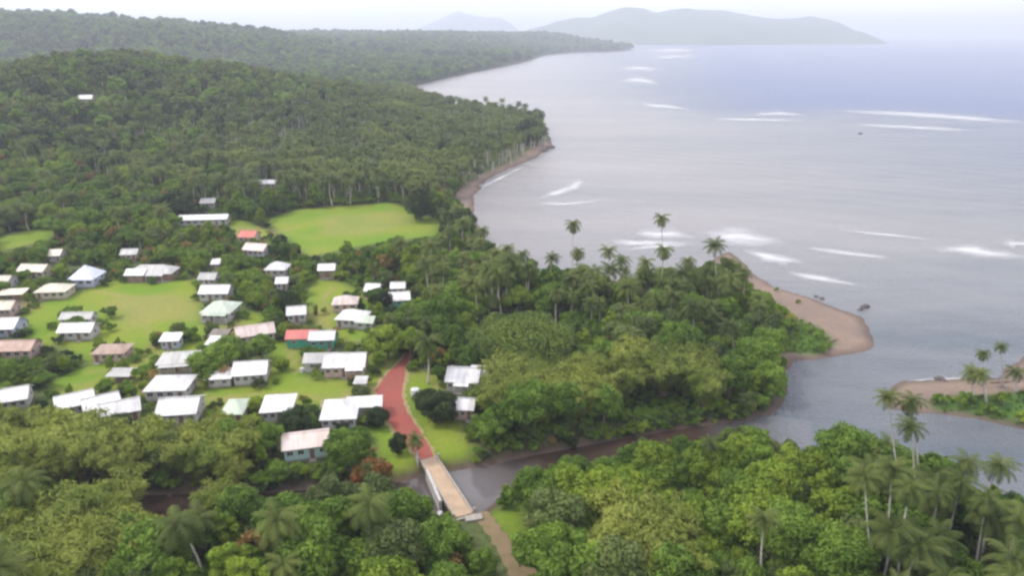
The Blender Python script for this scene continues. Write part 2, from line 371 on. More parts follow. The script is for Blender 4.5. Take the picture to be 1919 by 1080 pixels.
under = t.mix(t.ramp(n2, .40, .70), under, (.035, .055, .018))
lw = t.mix(t.ramp(n1, .36, .60), (.108, .190, .014), (.190, .212, .028))
lw = t.mix(t.ramp(n2, .35, .75, (0, 0, 0, 1), (.7, .7, .7, 1)), lw, (.095, .160, .014))
lw = t.mix(t.ramp(n4, .35, .75, (0, 0, 0, 1), (.45, .45, .45, 1)), lw, (.085, .135, .014))
earth = t.mix(t.ramp(n2, .3, .7), (.245, .18, .085), (.19, .165, .055))
sd_ = t.mix(t.ramp(n2, .3, .7), (.235, .170, .128), (.16, .115, .09))
sd_ = t.mix(t.ramp(n1, .40, .65), sd_, (.15, .118, .10))
sg = t.mix(t.ramp(n2, .3, .7), (.060, .120, .020), (.042, .080, .018))
c = t.mix(A('lawn'), under, lw); c = t.mix(A('bare'), c, earth); c = t.mix(A('sand'), c, sd_); c = t.mix(A('shore_grass'), c, sg); c = t.mix(A('mud'), c, t.mix(t.ramp(n2, .35, .65), (.085, .055, .038), (.05, .04, .026))); c = t.mix(A('wet'), c, t.mix(t.ramp(n1, .3, .7), (.12, .085, .07), (.085, .064, .055)))
bmp = t.n('ShaderNodeBump', {'Height': n4, 'Strength': .5, 'Distance': .25})
p = t.n('ShaderNodeBsdfPrincipled', {'Base Color': c, 'Roughness': .95, 'Specular IOR Level': .1, 'Normal': (bmp, 0)})
t.out((p, 0))
ground = obj('ground', mesh_np('ground', np.stack([gx, gy, gz], 1), F[keepf], mg, True,
                               {'lawn': lawn, 'bare': bare, 'sand': sand, 'shore_grass': sgrass, 'mud': mud, 'wet': wet}))
tag(ground, 'green coastal land with mown lawns, forest floor and sandy beaches', 'ground', kind='structure')

# ------------------------------------------------------------------ sea and river
def watermat(name, cols, sea=True, wave=1.0, rough=.12):
    m = newmat(name); t = NT(m); co = (t.n('ShaderNodeTexCoord'), 'Object')
    mpn = t.n('ShaderNodeMapping', {'Vector': co, 'Rotation': (0, 0, R(14)), 'Scale': (.25, 1.0, 1.0)})
    a = t.noise(.16, 6, (mpn, 0)); b = t.noise(.9, 4, co)
    big = t.noise(.007, 6, (mpn, 0), .6); mid = t.noise(.035, 6, (mpn, 0), .65)
    c = t.mix(t.ramp(big, .38, .62), cols[0], cols[1])
    c = t.mix(t.ramp(mid, .40, .70, (0, 0, 0, 1), (.75, .75, .75, 1)), c, cols[2])
    hgt = t.n('ShaderNodeMath', {0: a, 1: b}, operation='ADD')
    if sea:
        sm_ = t.n('ShaderNodeMath', {0: (t.n('ShaderNodeAttribute', attribute_name='silt'), 'Fac'), 1: t.ramp(t.noise(.012, 6, (mpn, 0), .65), .28, .62, (.45, .45, .45, 1))}, operation='MULTIPLY'); c = t.mix((sm_, 0), c, cols[3]); c = t.mix((t.n('ShaderNodeAttribute', attribute_name='deep'), 'Fac'), c, cols[4])
        mw = t.n('ShaderNodeMapping', {'Vector': co, 'Rotation': (0, 0, R(-60)), 'Scale': (1, 1, 1)})
        w = t.n('ShaderNodeTexWave', {'Vector': (mw, 0), 'Scale': .016, 'Distortion': 14.0, 'Detail': 5.0, 'Detail Scale': .35}, wave_type='BANDS', bands_direction='X')
        hgt = t.n('ShaderNodeMath', {0: (w, 'Fac'), 1: .6, 2: (hgt, 0)}, operation='MULTIPLY_ADD')
    else:
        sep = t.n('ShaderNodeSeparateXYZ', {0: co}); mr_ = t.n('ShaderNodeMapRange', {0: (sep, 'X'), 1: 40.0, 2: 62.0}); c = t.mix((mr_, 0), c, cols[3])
        pb = px(885, 915, 0); dv = t.n('ShaderNodeVectorMath', {0: co, 1: (pb[0], pb[1], 0)}, operation='DISTANCE'); m2 = t.n('ShaderNodeMapRange', {0: (dv, 1), 1: 17.0, 2: 3.0}); c = t.mix((m2, 0), c, (.10, .092, .092))
    bp = t.n('ShaderNodeBump', {'Height': (hgt, 0), 'Strength': .45, 'Distance': wave})
    p = t.n('ShaderNodeBsdfPrincipled', {'Base Color': c, 'Roughness': rough, 'IOR': 1.33, 'Normal': (bp, 0)})
    if not sea:
        t.t.links.new(t.n('ShaderNodeMapRange', {0: (sep, 'X'), 1: 36.0, 2: 58.0, 3: wave, 4: 2.2}).outputs[0], bp.inputs['Distance'])
        t.t.links.new(t.n('ShaderNodeMapRange', {0: (sep, 'X'), 1: 36.0, 2: 58.0, 3: rough, 4: .28}).outputs[0], p.inputs['Roughness'])
    t.out((p, 0)); return m
M['sea'] = watermat('sea_water', [(.115, .115, .125), (.095, .110, .122), (.028, .052, .070), (.225, .208, .198), (.014, .040, .125)], True, 2.2, .28)
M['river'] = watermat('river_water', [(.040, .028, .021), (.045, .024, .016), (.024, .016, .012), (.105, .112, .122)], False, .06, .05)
sx = axis(-38000, 38000, -300, 900, 50, 1.15); sy = axis(-1500, 38000, 0, 1500, 40, 1.12)
SX, SY = np.meshgrid(sx, sy); sxf, syf = SX.ravel(), SY.ravel()
REEF = wpoly([(1150, 75), (1300, 90), (1250, 150), (1290, 200), (1420, 215), (1560, 210), (1720, 216), (1919, 232), (2600, 300)], 0)
DEEP = REEF + [(38500, REEF[-1][1]), (38500, 39000), (REEF[0][0], 39000)]
deep = ss(-110, 160, sdf(DEEP, sxf, syf))
offc = np.maximum(-sdf(LAND, sxf, syf), 0)
silt = ss(700, 0, offc) * (.1 + .9 * ss(420, 20, sxf)) * ss(170, 300, syf) * (1 - deep)
mid = ss(100, 600, offc) * .3
ii = np.arange(len(sx) * len(sy)).reshape(len(sy), len(sx))
F = np.stack([ii[:-1, :-1], ii[:-1, 1:], ii[1:, 1:], ii[1:, :-1]], -1).reshape(-1, 4)
sea = obj('sea', mesh_np('sea', np.stack([sxf, syf, np.zeros(len(sxf))], 1), F, M['sea'], True, {'deep': np.maximum(deep, mid), 'silt': silt}))
tag(sea, 'calm grey blue sea inside the reef, bluer beyond it', 'sea', kind='structure')
mb = MB(); mb.poly([(x, y, .03) for x, y in RIVER])
tag(obj('river', mb.mesh('river', M['river'])), 'brownish river winding under the bridge to the sea', 'river', kind='structure')

# breaking waves: low ridges of foam
mf = newmat('sea_foam'); t = NT(mf); co = (t.n('ShaderNodeTexCoord'), 'Object')
mpn = t.n('ShaderNodeMapping', {'Vector': co, 'Rotation': (0, 0, R(-10)), 'Scale': (.4, 1, 1)})
f = t.noise(.13, 8, (mpn, 0), .78); e = t.n('ShaderNodeAttribute', attribute_name='edge')
sm = t.n('ShaderNodeMath', {0: f, 1: (e, 'Fac')}, operation='ADD')
al = t.ramp((sm, 0), .58, 1.25, (0, 0, 0, 1), (.75, .75, .75, 1))
p = t.n('ShaderNodeBsdfPrincipled', {'Base Color': (.50, .50, .51, 1), 'Roughness': .9, 'Alpha': al}); t.out((p, 0))
def wave(pts, th, label, h=.5):
    n, k = 64, 13; V, E = [], []
    xs_ = np.interp(np.linspace(0, 1, n), np.linspace(0, 1, len(pts)), [q[0] for q in pts])
    ys_ = np.interp(np.linspace(0, 1, n), np.linspace(0, 1, len(pts)), [q[1] for q in pts])
    sd = random.random() * 900
    for i in range(n):
        u = i / (n - 1); tpr = math.sin(math.pi * u) ** .5
        w = 1.5 * th * (.35 + .65 * tpr) * (.6 + .8 * float(vnoise(sd + i * 1.0, 3.3, 9)))
        off = (float(vnoise(sd + 99 + i, 8.8, 14)) - .5) * th * .5
        for j in range(k):
            v = j / (k - 1) * 2 - 1
            x, y = px(xs_[i], ys_[i] + off + v * w, 0)
            V.append((x, y, .04 + .35 * h * tpr * math.exp(-((v - .3) * 2.2) ** 2)))
            E.append((1 - abs(v)) ** .8 * math.sin(math.pi * u) ** .7 * .56 - .06)
    ii = np.arange(n * k).reshape(n, k)
    F = np.stack([ii[:-1, :-1], ii[1:, :-1], ii[1:, 1:], ii[:-1, 1:]], -1).reshape(-1, 4)
    o = obj('breaking_wave', mesh_np('breaking_wave', V, F, mf, True, {'edge': E}))
    tag(o, label, 'wave', 'breaking waves on the reef and shore')
wave([(1180, 441), (1240, 438), (1310, 445)], 10, 'short bright breaker behind the tall shore palms')
wave([(1310, 437), (1380, 440), (1480, 460)], 13, 'broad white breaker rolling towards the beach tip')
wave([(1385, 470), (1440, 482), (1510, 495)], 9, 'thin foam line close to the beach tip')
wave([(1545, 208), (1620, 210), (1700, 214), (1800, 221), (1880, 227), (1960, 233)], 5, 'long white line of surf along the reef edge', .9)
wave([(1400, 216), (1460, 212), (1520, 217)], 4, 'faint surf patch at the near end of the reef edge', .6)
wave([(1145, 128), (1195, 127), (1245, 130)], 4, 'short far breaker halfway to the headland tip', .8)
wave([(1155, 151), (1200, 150), (1240, 157)], 6, 'bright breaker inshore of the reef gap', .8)
wave([(1195, 96), (1260, 94), (1320, 92)], 3.2, 'farthest breaker off the headland tip', .8)
wave([(1205, 108), (1260, 106), (1320, 104)], 3.2, 'second breaker off the headland tip', .8)
wave([(1190, 196), (1240, 198), (1300, 207)], 4, 'pale surf streak off the palm point', .5)
wave([(1005, 372), (1050, 360), (1095, 345)], 6, 'foam patch where a swell meets the curved beach', .4)
wave([(1060, 355), (1080, 347), (1095, 340)], 9, 'small white splash over a rock off the curved beach', .4)
wave([(1740, 466), (1830, 470), (1940, 486)], 9, 'long broken breaker off the river mouth spit')
wave([(1870, 455), (1910, 457), (1960, 462)], 7, 'small bright breaker beyond the spit')
wave([(1000, 380), (1060, 383), (1150, 372)], 3, 'faint ripple of foam in the bay', .2)
wave([(885, 385), (905, 350), (960, 322), (1010, 300)], 2, 'thin wash along the curved beach', .1)

wave([(1320, 222), (1400, 224), (1520, 226)], 3, 'faint pale streak inside the reef edge', .2)
wave([(1560, 232), (1700, 238), (1860, 246)], 3, 'long faint wash behind the reef surf', .2)
wave([(1150, 470), (1230, 462), (1300, 460)], 3, 'thin wash behind the tallest shore palm', .1)
wave([(1460, 508), (1540, 522), (1630, 540)], 5, 'faint ripple line off the sandy tip', .1)
wave([(1130, 452), (1200, 455), (1300, 456)], 5, 'faint wash shoreward of the short breaker', .1)
wave([(1500, 462), (1580, 474), (1680, 486)], 4, 'faint line of foam running out from the beach tip', .1)
wave([(1560, 430), (1660, 440), (1760, 452)], 2.5, 'faint swell line beyond the river mouth', .1)
wave([(1660, 735), (1700, 716), (1780, 711), (1870, 710)], 2.5, 'thin wash on the seaward side of the sandspit', .05)

# ------------------------------------------------------------------ roads and bridge
def strip(left, right, n=60):
    lw, rw = np.array(wpoly(left)), np.array(wpoly(right))
    def rs(a):
        d = np.r_[0, np.cumsum(np.hypot(*np.diff(a, axis=0).T))]; d /= d[-1]; u = np.linspace(0, 1, n)
        q = np.stack([np.interp(u, d, a[:, k]) for k in (0, 1)], 1)
        for _ in range(4): q[1:-1] = (q[:-2] + 2 * q[1:-1] + q[2:]) / 4
        return q
    return rs(lw), rs(rw)
def road(name, left, right, mat, label, zoff=.06, edge=0.0, cols=7):
    a, b = strip(left, right); V, n = [], len(a)
    for i in range(n):
        for j in range(cols):
            u = j / (cols - 1); q = a[i] * (1 - u) + b[i] * u
            if j in (0, cols - 1):
                w = (float(vnoise(q[0] * 3 + j * 50, q[1] * 3, 2.3)) - .5) * edge
                q = q + (a[i] - b[i]) / np.linalg.norm(a[i] - b[i]) * w * (1 if j == 0 else -1)
            V.append((q[0], q[1], 0))
    V = np.array(V); V[:, 2] = np.maximum(height(V[:, 0], V[:, 1]), 1.9) + zoff
    ii = np.arange(n * cols).reshape(n, cols)
    F = np.stack([ii[:-1, :-1], ii[1:, :-1], ii[1:, 1:], ii[:-1, 1:]], -1).reshape(-1, 4)
    o = obj(name, mesh_np(name, V, F, mat, True)); tag(o, label, name.split('_')[-1], kind='structure'); return o
RL = [(775, 640), (762, 660), (755, 674), (726, 700), (704, 731), (707, 756), (725, 787), (746, 816), (776, 848), (795, 868)]
RR = [(782, 640), (772, 660), (764, 677), (759, 698), (753, 731), (756, 756), (768, 782), (789, 812), (808, 842), (816, 864)]
mr = newmat('red_gravel'); t = NT(mr); co = (t.n('ShaderNodeTexCoord'), 'Object')
a, b = t.noise(.25, 5, co), t.noise(2.5, 5, co)
c = t.mix(t.ramp(a, .35, .65), (.235, .052, .040), (.185, .055, .042)); c = t.mix(t.ramp(b, .35, .75, (0, 0, 0, 1), (.6, .6, .6, 1)), c, (.25, .090, .070))
bp = t.n('ShaderNodeBump', {'Height': b, 'Strength': .4, 'Distance': .05})
t.out((t.n('ShaderNodeBsdfPrincipled', {'Base Color': c, 'Roughness': .9, 'Specular IOR Level': .2, 'Normal': (bp, 0)}), 0))
road('red_road', RL, RR, mr, 'reddish gravel road curving from the trees down to the bridge', .07, .5)
# sandy shoulders under the red gravel
SL = [(q[0] - 8, q[1] + 1) for q in RL]; SR = [(q[0] + 7, q[1]) for q in RR]
M['shoulder'] = simple('sandy_shoulder', (0.2448, 0.1872, 0.0936), (0.1872, 0.1692, 0.0612), .8, .95)
road('road_shoulder', SL, SR, M['shoulder'], 'narrow sandy verge on both sides of the red road', .035, 1.2)
M['track'] = simple('dirt_track', (0.1836, 0.1258, 0.0782), (0.136, 0.1122, 0.051), .5, .95, .4)
road('dirt_track', [(888, 962), (905, 990), (930, 1030), (955, 1080), (1000, 1180), (1030, 1260)],
     [(915, 958), (938, 990), (975, 1030), (1008, 1080), (1062, 1180), (1095, 1260)], M['track'], 'brown dirt track leading from the bridge into the bush', .07, 1.0)
M['drive'] = simple('pale_drive', (0.2592, 0.1944, 0.1368), (0.1944, 0.1728, 0.0792), .6, .95)
road('dirt_driveway', [(600, 752), (650, 746), (706, 738)], [(600, 764), (650, 762), (709, 756)], M['drive'], 'pale dirt driveway joining the red road by the small shed', .05, 1.5)
road('earth_footpath', [(640, 606), (690, 640), (745, 672)], [(634, 610), (684, 645), (738, 680)], M['drive'], 'narrow trodden footpath between the green house and the red road', .05, .8) if False else None

def bridge():
    a, b = np.array(px(805.5, 866)), np.array(px(866, 962)); d = b - a; Ln = float(np.linalg.norm(d)); rz = math.atan2(d[1], d[0])
    t = thing('bridge', 'narrow tan concrete bridge carrying the road over the river', 'bridge', (a[0], a[1], 0), rz)
    w = 1.8
    m = MB(); m.box(-.8, Ln + 1.0, -w, w, 1.75, 2.22); obj('deck', m.mesh('deck', M['bridge']), t)
    for s in (-1, 1):
        m = MB(); m.box(-.6, Ln + .8, s * (w - .12) - .15, s * (w - .12) + .15, 2.225, 2.46); obj('kerb', m.mesh('kerb', M['concrete']), t)
    for u in (.25, .5, .75):
        m = MB(); m.box(Ln * u - .35, Ln * u + .35, -w + .1, w - .1, -2.4, 1.745); obj('pier', m.mesh('pier', M['concrete']), t)
    for u in (-.9, Ln + 1.1):
        m = MB(); m.box(u - .5, u + .5, -w - .5, w + .5, -2.4, 2.0); obj('abutment', m.mesh('abutment', M['concrete']), t)
    for s in (-1, 1):
        for u in (-.6, Ln + .8):
            m = MB(); m.box(u - .2, u + .2, s * (w + .2) - .2, s * (w + .2) + .2, 1.6, 3.0); obj('end_post', m.mesh('end_post', M['concrete']), t)
M['bridge'] = simple('tan_concrete', (0.345, 0.2513, 0.1688), (0.285, 0.2063, 0.1387), .5, .9, .2)
bridge()
# apron block at the bridge foot, old wall beside the bridge, fallen slab
def block(name, p0, p1, w, z0, z1, mat, label, cat):
    a, b = np.array(px(*p0)), np.array(px(*p1)); d = b - a; Ln = float(np.linalg.norm(d))
    m = MB(); m.box(0, Ln, -w / 2, w / 2, z0, z1)
    m2 = m.mesh(name, mat); o = obj(name, m2, None, (a[0], a[1], 0), math.atan2(d[1], d[0])); tag(o, label, cat)
    bv = o.modifiers.new('bevel', 'BEVEL'); bv.width = .08; bv.segments = 2
    return o
block('concrete_apron', (872, 976), (904, 971), 1.6, .8, 2.45, M['concrete'], 'pale concrete block at the foot of the bridge by the track', 'concrete block')
block('concrete_wall', (800, 884), (826, 944), .55, -1.5, 2.5, M['grey_wall'], 'old pale concrete wall running alongside the bridge', 'wall')
block('concrete_slab', (826, 964), (808, 993), .8, .6, 2.7, M['white_wall'], 'short white slab standing in the bush below the bridge', 'slab')

# ------------------------------------------------------------------ houses
KEEP = []           # pieces of the picture that trees must not cover
win_cache = {}
def window_meshes(w, h):
    k = (round(w, 1), round(h, 1))
    if k not in win_cache:
        w, h = k; m = MB(); f = .09
        m.box(-w / 2, w / 2, -.07, .02, h / 2 - f, h / 2); m.box(-w / 2, w / 2, -.07, .02, -h / 2, -h / 2 + f)
        m.box(-w / 2, -w / 2 + f, -.068, .02, -h / 2 + f, h / 2 - f); m.box(w / 2 - f, w / 2, -.068, .02, -h / 2 + f, h / 2 - f)
        m.box(-.03, .03, -.06, .02, -h / 2 + f, h / 2 - f)
        g = MB(); g.box(-w / 2 + f, w / 2 - f, -.03, .015, -h / 2 + f, h / 2 - f)
        win_cache[k] = (m.mesh('window', M['trim']), g.mesh('pane', M['glass']))
    return win_cache[k]
def add_window(t, x, y, z, rz, w=1.3, h=1.1):
    a, b = window_meshes(w, h); o = obj('window', a, t, (x, y, z), rz); obj('pane', b, o)
def roof_mesh(m, Lh, Dh, z, rise, kind, ov=.45, th=.14):
    X, Y = Lh + ov, Dh + ov; zo = z - rise * ov / Dh
    if kind == 'gable':
        m.slab([(-X, -Y, zo), (X, -Y, zo), (X, 0, z + rise), (-X, 0, z + rise)], th)
        m.slab([(X, Y, zo), (-X, Y, zo), (-X, 0, z + rise + .003), (X, 0, z + rise + .003)], th)
    elif kind == 'hip':
        r = max(Lh - Dh * .95, .1)
        m.slab([(-X, -Y, zo), (X, -Y, zo), (r, 0, z + rise), (-r, 0, z + rise)], th); m.slab([(X, Y, zo), (-X, Y, zo), (-r, 0, z + rise), (r, 0, z + rise)], th)
        m.slab([(X, -Y, zo), (X, Y, zo), (r, 0, z + rise)], th); m.slab([(-X, Y, zo), (-X, -Y, zo), (-r, 0, z + rise)], th)
    else:   # one slope, high at the back
        m.slab([(-X, -Y, z), (X, -Y, z), (X, Y, z + rise), (-X, Y, z + rise)], th)
def wall_mesh(m, Lh, Dh, z0, z, rise, kind):
    m.box(-Lh, Lh, -Dh, Dh, z0, z)
    if kind == 'gable':
        for s in (-1, 1):
            i = len(m.v); x0, x1 = s * Lh, s * (Lh - .15)
            m.v += [(x0, -Dh, z + .001), (x0, Dh, z + .001), (x0, 0, z + rise - .12), (x1, -Dh, z + .001), (x1, Dh, z + .001), (x1, 0, z + rise - .12)]
            m.f += [(i, i + 1, i + 2), (i + 5, i + 4, i + 3), (i, i + 2, i + 5, i + 3), (i + 1, i + 4, i + 5, i + 2)]
    elif kind == 'shed':
        i = len(m.v); e = .15
        m.v += [(-Lh, -Dh, z + .001), (Lh, -Dh, z + .001), (Lh, Dh, z + rise - e), (-Lh, Dh, z + rise - e), (Lh, Dh, z + .001), (-Lh, Dh, z + .001)]
        m.f += [(i, i + 1, i + 2, i + 3), (i + 1, i + 4, i + 2), (i + 5, i, i + 3), (i + 4, i + 5, i + 3, i + 2)]
def house(label, x, y, w, d=6.5, a=0, kind='gable', roof='white_roof', wall='white_wall', h=2.7, rise=1.5, nw=3, door=True, porch=None,
          wing=None, stilt=.45, name='house', cat='house', group='houses of the village', keep=(.02, .15), open_sides=False):
    bx, by = px(x, y); zg = float(height(bx, by))
    if by > 330:        # the ground rises here: find where the line of sight meets it
        bx, by = hpx(x, y); zg = float(height(bx, by))
    _, _, zc = proj(bx, by, zg); mpp = float(zc) / FPX; a_ = R(a)
    Ln = max(2.0, (.95 * w * mpp - abs(math.sin(a_)) * d * .8) / max(.45, math.cos(a_)) - .6); Lh, Dh = Ln / 2, d / 2
    cx, cy_ = bx - math.sin(a_) * Dh * .9, by + math.cos(a_) * Dh * .9
    zg = float(height(cx, cy_))
    t = thing(name, label, cat, (cx, cy_, zg), a_, group)
    z0, z = stilt, stilt + h
    if open_sides:
        for sx_ in (-1, 1):
            for sy_ in (-1, 1):
                m = MB(); m.box(sx_ * (Lh - .2) - .09, sx_ * (Lh - .2) + .09, sy_ * (Dh - .2) - .09, sy_ * (Dh - .2) + .09, -.6, z - .12); obj('post', m.mesh('post', M['timber']), t)
        m = MB(); m.box(-Lh + .4, Lh - .4, -Dh + .3, Dh - .4, -.3, .5); obj('platform', m.mesh('platform', M['timber']), t)
    else:
        m = MB(); wall_mesh(m, Lh, Dh, z0, z, rise, kind); obj('wall', m.mesh('wall', M[wall]), t)
        m = MB(); m.box(-Lh + .12, Lh - .12, -Dh + .12, Dh - .12, -.8, z0 + .02); obj('foundation', m.mesh('foundation', M['concrete']), t)
    m = MB(); roof_mesh(m, Lh, Dh, z + .02, rise, kind); ro = obj('roof', m.mesh('roof', M[roof]), t)
    if kind == 'gable':
        m = MB(); m.slab([(-Lh - .47, -.28, z + rise + .0), (Lh + .47, -.28, z + rise + .0), (Lh + .47, 0, z + rise + .075), (-Lh - .47, 0, z + rise + .075)], .03)
        m.slab([(Lh + .47, .28, z + rise + .0), (-Lh - .47, .28, z + rise + .0), (-Lh - .47, 0, z + rise + .077), (Lh + .47, 0, z + rise + .077)], .03)
        obj('ridge_cap', m.mesh('ridge_cap', M['grey_roof' if roof in ('white_roof', 'grey_roof') else roof]), ro)
    if not open_sides:
        n = nw + (1 if door else 0); di = random.randrange(n) if door else -1
        for i in range(n):
            xx = -Lh + (i + .5) * 2 * Lh / n
            if i == di:
                m = MB(); m.box(-.45, .45, -.06, .02, 0, 2.05); dr = obj('door', m.mesh('door', M['door']), t, (xx, -Dh, z0 + .02))
                m = MB(); m.box(.28, .36, -.12, -.06, .95, 1.05); obj('handle', m.mesh('handle', M['grey_wall']), dr)
                m = MB(); m.box(xx - .7, xx + .7, -Dh - .9, -Dh - .002, -.6, z0 * .5); obj('step', m.mesh('step', M['concrete']), t)
            else: add_window(t, xx, -Dh, z0 + h * .55, 0, min(1.6, 2 * Lh / n * .62), 1.15)
        for s in (-1, 1):
            for k in ((0,) if d < 6 else (-.25, .25)): add_window(t, s * Lh, k * d, z0 + h * .55, s * math.pi / 2, 1.2, 1.1)
        for k in (-.5, .5): add_window(t, k * Lh, Dh, z0 + h * .55, math.pi, 1.3, 1.1)
    if porch:           # (from, to, depth) along the front in units of the half length
        u0, u1, dp = porch
        m = MB(); m.slab([(u0 * Lh, -Dh - dp, z - .55), (u1 * Lh, -Dh - dp, z - .55), (u1 * Lh, -Dh - .01, z - .14), (u0 * Lh, -Dh - .01, z - .14)], .1)
        obj('porch_roof', m.mesh('porch_roof', M[roof]), t)
        m = MB(); m.box(u0 * Lh, u1 * Lh, -Dh - dp + .1, -Dh - .004, -.6, z0 - .03); obj('porch_floor', m.mesh('porch_floor', M['concrete']), t)
        for u in (u0, (u0 + u1) / 2, u1):
            q = min(max(u * Lh, u0 * Lh + .15), u1 * Lh - .15)
            m = MB(); m.box(q - .07, q + .07, -Dh - dp + .15, -Dh - dp + .29, z0 - .03, z - .63); obj('post', m.mesh('post', M['trim']), t)
    if wing:            # (offset along, offset back, length, depth, kind, roof, wall, height, rise)
        ox, oy, wl, wd, wk, wr, ww, wh, wri = wing
        m = MB(); wall_mesh(m, wl / 2, wd / 2, z0 - .1, z0 + wh, wri, wk); o = obj('wing_wall', m.mesh('wing_wall', M[ww]), t, (ox, oy, .0))
        m = MB(); m.box(-wl / 2 + .1, wl / 2 - .1, -wd / 2 + .1, wd / 2 - .1, -.8, z0 - .08); obj('wing_foundation', m.mesh('wing_foundation', M['concrete']), t, (ox, oy, 0))
        m = MB(); roof_mesh(m, wl / 2, wd / 2, z0 + wh + .03, wri, wk); obj('wing_roof', m.mesh('wing_roof', M[wr]), t, (ox, oy, 0))
        for k in (-.25, .25): add_window(t, ox + k * wl, oy - wd / 2, z0 + wh * .55, 0, 1.1, 1.0)
    ca, sa = math.cos(a_), math.sin(a_); P = []
    for lx in (-Lh, Lh):
        for ly, zz in ((-Dh, z0 + .8), (-Dh, z), (Dh, z), (0, z + rise)):
            P.append((cx + lx * ca - ly * sa, cy_ + lx * sa + ly * ca, zg + zz))
    X, Y, _ = proj(*np.array(P).T); KEEP.append([(X.min() + 1, Y.min()), (X.max() - 1, Y.min()), (X.max() - 1, Y.max()), (X.min() + 1, Y.max())])
    FOOT.append((cx, cy_, a_, Lh + 1.2, Dh + 1.2))
    return t
FOOT = []
H = house
# around the green, back row
H('pale blue house with a steep pyramid roof at the back of the green', 155, 540, 50, 8.5, 2, 'hip', 'blue_roof', 'blue_wall', 3.0, 3.4, 2)
H('cream roofed house beside the pale blue pyramid house', 97, 562, 62, 7, 6, 'hip', 'cream_roof', 'cream_wall', 2.5, 1.5, 3)
H('long pale grey house with a dark verandah facing the back of the green', 282, 527, 88, 7, 0, 'hip', 'grey_roof', 'brown_wall', 2.6, 1.9, 4, porch=(-.1, .7, 1.6), wing=(-4.5, -2.2, 6, 5, 'gable', 'white_roof', 'brown_wall', 2.4, 1.3))
H('long cream house half hidden by dark trees behind the cream roofed house', 60, 523, 56, 6, -4, 'gable', 'cream_roof', 'cream_wall', 2.6, 1.5, 3)
H('small white roof among trees above the pale blue house', 104, 492, 26, 6, 8, 'gable', 'cream_roof', 'white_wall', 2.5, 1.4, 2)
H('small pale roof among trees behind the long grey house', 243, 490, 34, 5.5, 8, 'gable', 'grey_roof', 'cream_wall', 2.5, 1.3, 2)
H('small cream house at the far end of the western row', 3, 545, 30, 6, 0, 'gable', 'cream_roof', 'white_wall', 2.5, 1.5, 2)
H('low open shed with pale roof beside the cream hip house', 22, 566, 50, 4, 8, 'shed', 'cream_roof', 'brown_wall', 2.1, .5, 1, door=False)
H('cream house with orange walls behind the white house of the western row', 8, 596, 36, 6, 4, 'gable', 'cream_roof', 'pink_wall', 2.5, 1.5, 2)
H('bright white house with a shaded front in the western row', 8, 634, 50, 7, 4, 'gable', 'white_roof', 'blue_wall', 2.7, 1.8, 2)
H('grey roofed cookhouse standing behind the white house on the green', 144, 613, 62, 4.5, 3, 'gable', 'grey_roof', 'grey_wall', 2.3, 1.1, 3, name='cookhouse', cat='house')
H('white house with a white roof in the middle of the green', 143, 639, 66, 5.5, 3, 'gable', 'white_roof', 'white_wall', 2.5, 1.5, 3)
H('long rusty pink roofed house in the western row', 28, 675, 72, 6, 4, 'gable', 'rust_roof', 'pink_wall', 2.5, 1.5, 3)
H('weathered brown house with open windows on the green', 206, 680, 66, 6, 5, 'hip', 'brown_roof', 'pink_wall', 2.4, 1.2, 3)
H('pale pinkish roofed house under the bamboo at the village edge', 22, 772, 76, 6.5, 22, 'gable', 'white_roof', 'white_wall', 2.6, 1.6, 3)
H('white roofed house, westernmost of three in a tight row', 146, 780, 82, 6.5, 32, 'gable', 'white_roof', 'white_wall', 2.5, 1.5, 3)
H('white roofed house, middle of three in a tight row', 196, 782, 76, 5.5, 34, 'gable', 'white_roof', 'white_wall', 2.5, 1.4, 3)
H('white roofed house, easternmost of three in a tight row, by a dark tree', 228, 795, 86, 6, 26, 'gable', 'white_roof', 'cream_wall', 2.5, 1.5, 3)
H('low open shelter with flat pale roof on the green', 224, 719, 46, 3.5, 0, 'shed', 'grey_roof', 'grey_wall', 2.0, .3, 0, open_sides=True, name='shelter', cat='shelter', stilt=.1)
H('small white shed behind the pale verandah house', 320, 656, 38, 3.5, 4, 'shed', 'white_roof', 'blue_wall', 2.3, .8, 2, name='shed', cat='shed')
H('pale grey roofed house with dark doorways beside the hedge', 332, 700, 78, 7, 10, 'hip', 'grey_roof', 'cream_wall', 2.6, 1.5, 2, porch=(-.9, .9, 1.4))
H('white house with rounded hip roof just behind the big white roof', 313, 752, 84, 7.5, 4, 'hip', 'white_roof', 'white_wall', 2.7, 1.8, 3)
H('broad bright white gable roof at the edge of the bamboo', 334, 798, 84, 8, 8, 'gable', 'white_roof', 'white_wall', 2.7, 1.8, 3)
# column of houses on the east side of the green
H('small grey roof at the top of the column beside the green', 389, 538, 34, 5.5, 0, 'gable', 'grey_roof', 'grey_wall', 2.5, 1.3, 2)
H('white house directly behind the pale green roofed house', 402, 566, 58, 6.5, 2, 'gable', 'white_roof', 'white_wall', 2.7, 1.6, 3)
H('pale green roofed house with white posts beside the green', 406, 604, 62, 9, -3, 'hip', 'green_roof', 'white_wall', 2.8, 2.1, 3, porch=(-.9, .9, 1.4))
H('tiny white shed among the trees above the column of houses', 405, 508, 20, 4, 12, 'shed', 'white_roof', 'white_wall', 2.2, .7, 1, name='shed', cat='shed')
H('low white shed in front of a dark shed', 405, 662, 35, 3.5, 0, 'shed', 'white_roof', 'white_wall', 2.2, .7, 1, name='shed', cat='shed')
H('dark rusty shed behind a low white shed', 410, 645, 34, 3.5, 0, 'shed', 'dark_roof', 'brown_wall', 2.0, .5, 1, door=False, name='shed', cat='shed')
H('long pinkish white roofed house set at an angle above a hedge', 482, 645, 80, 6, 24, 'gable', 'pink_roof', 'pink_wall', 2.6, 1.6, 3)
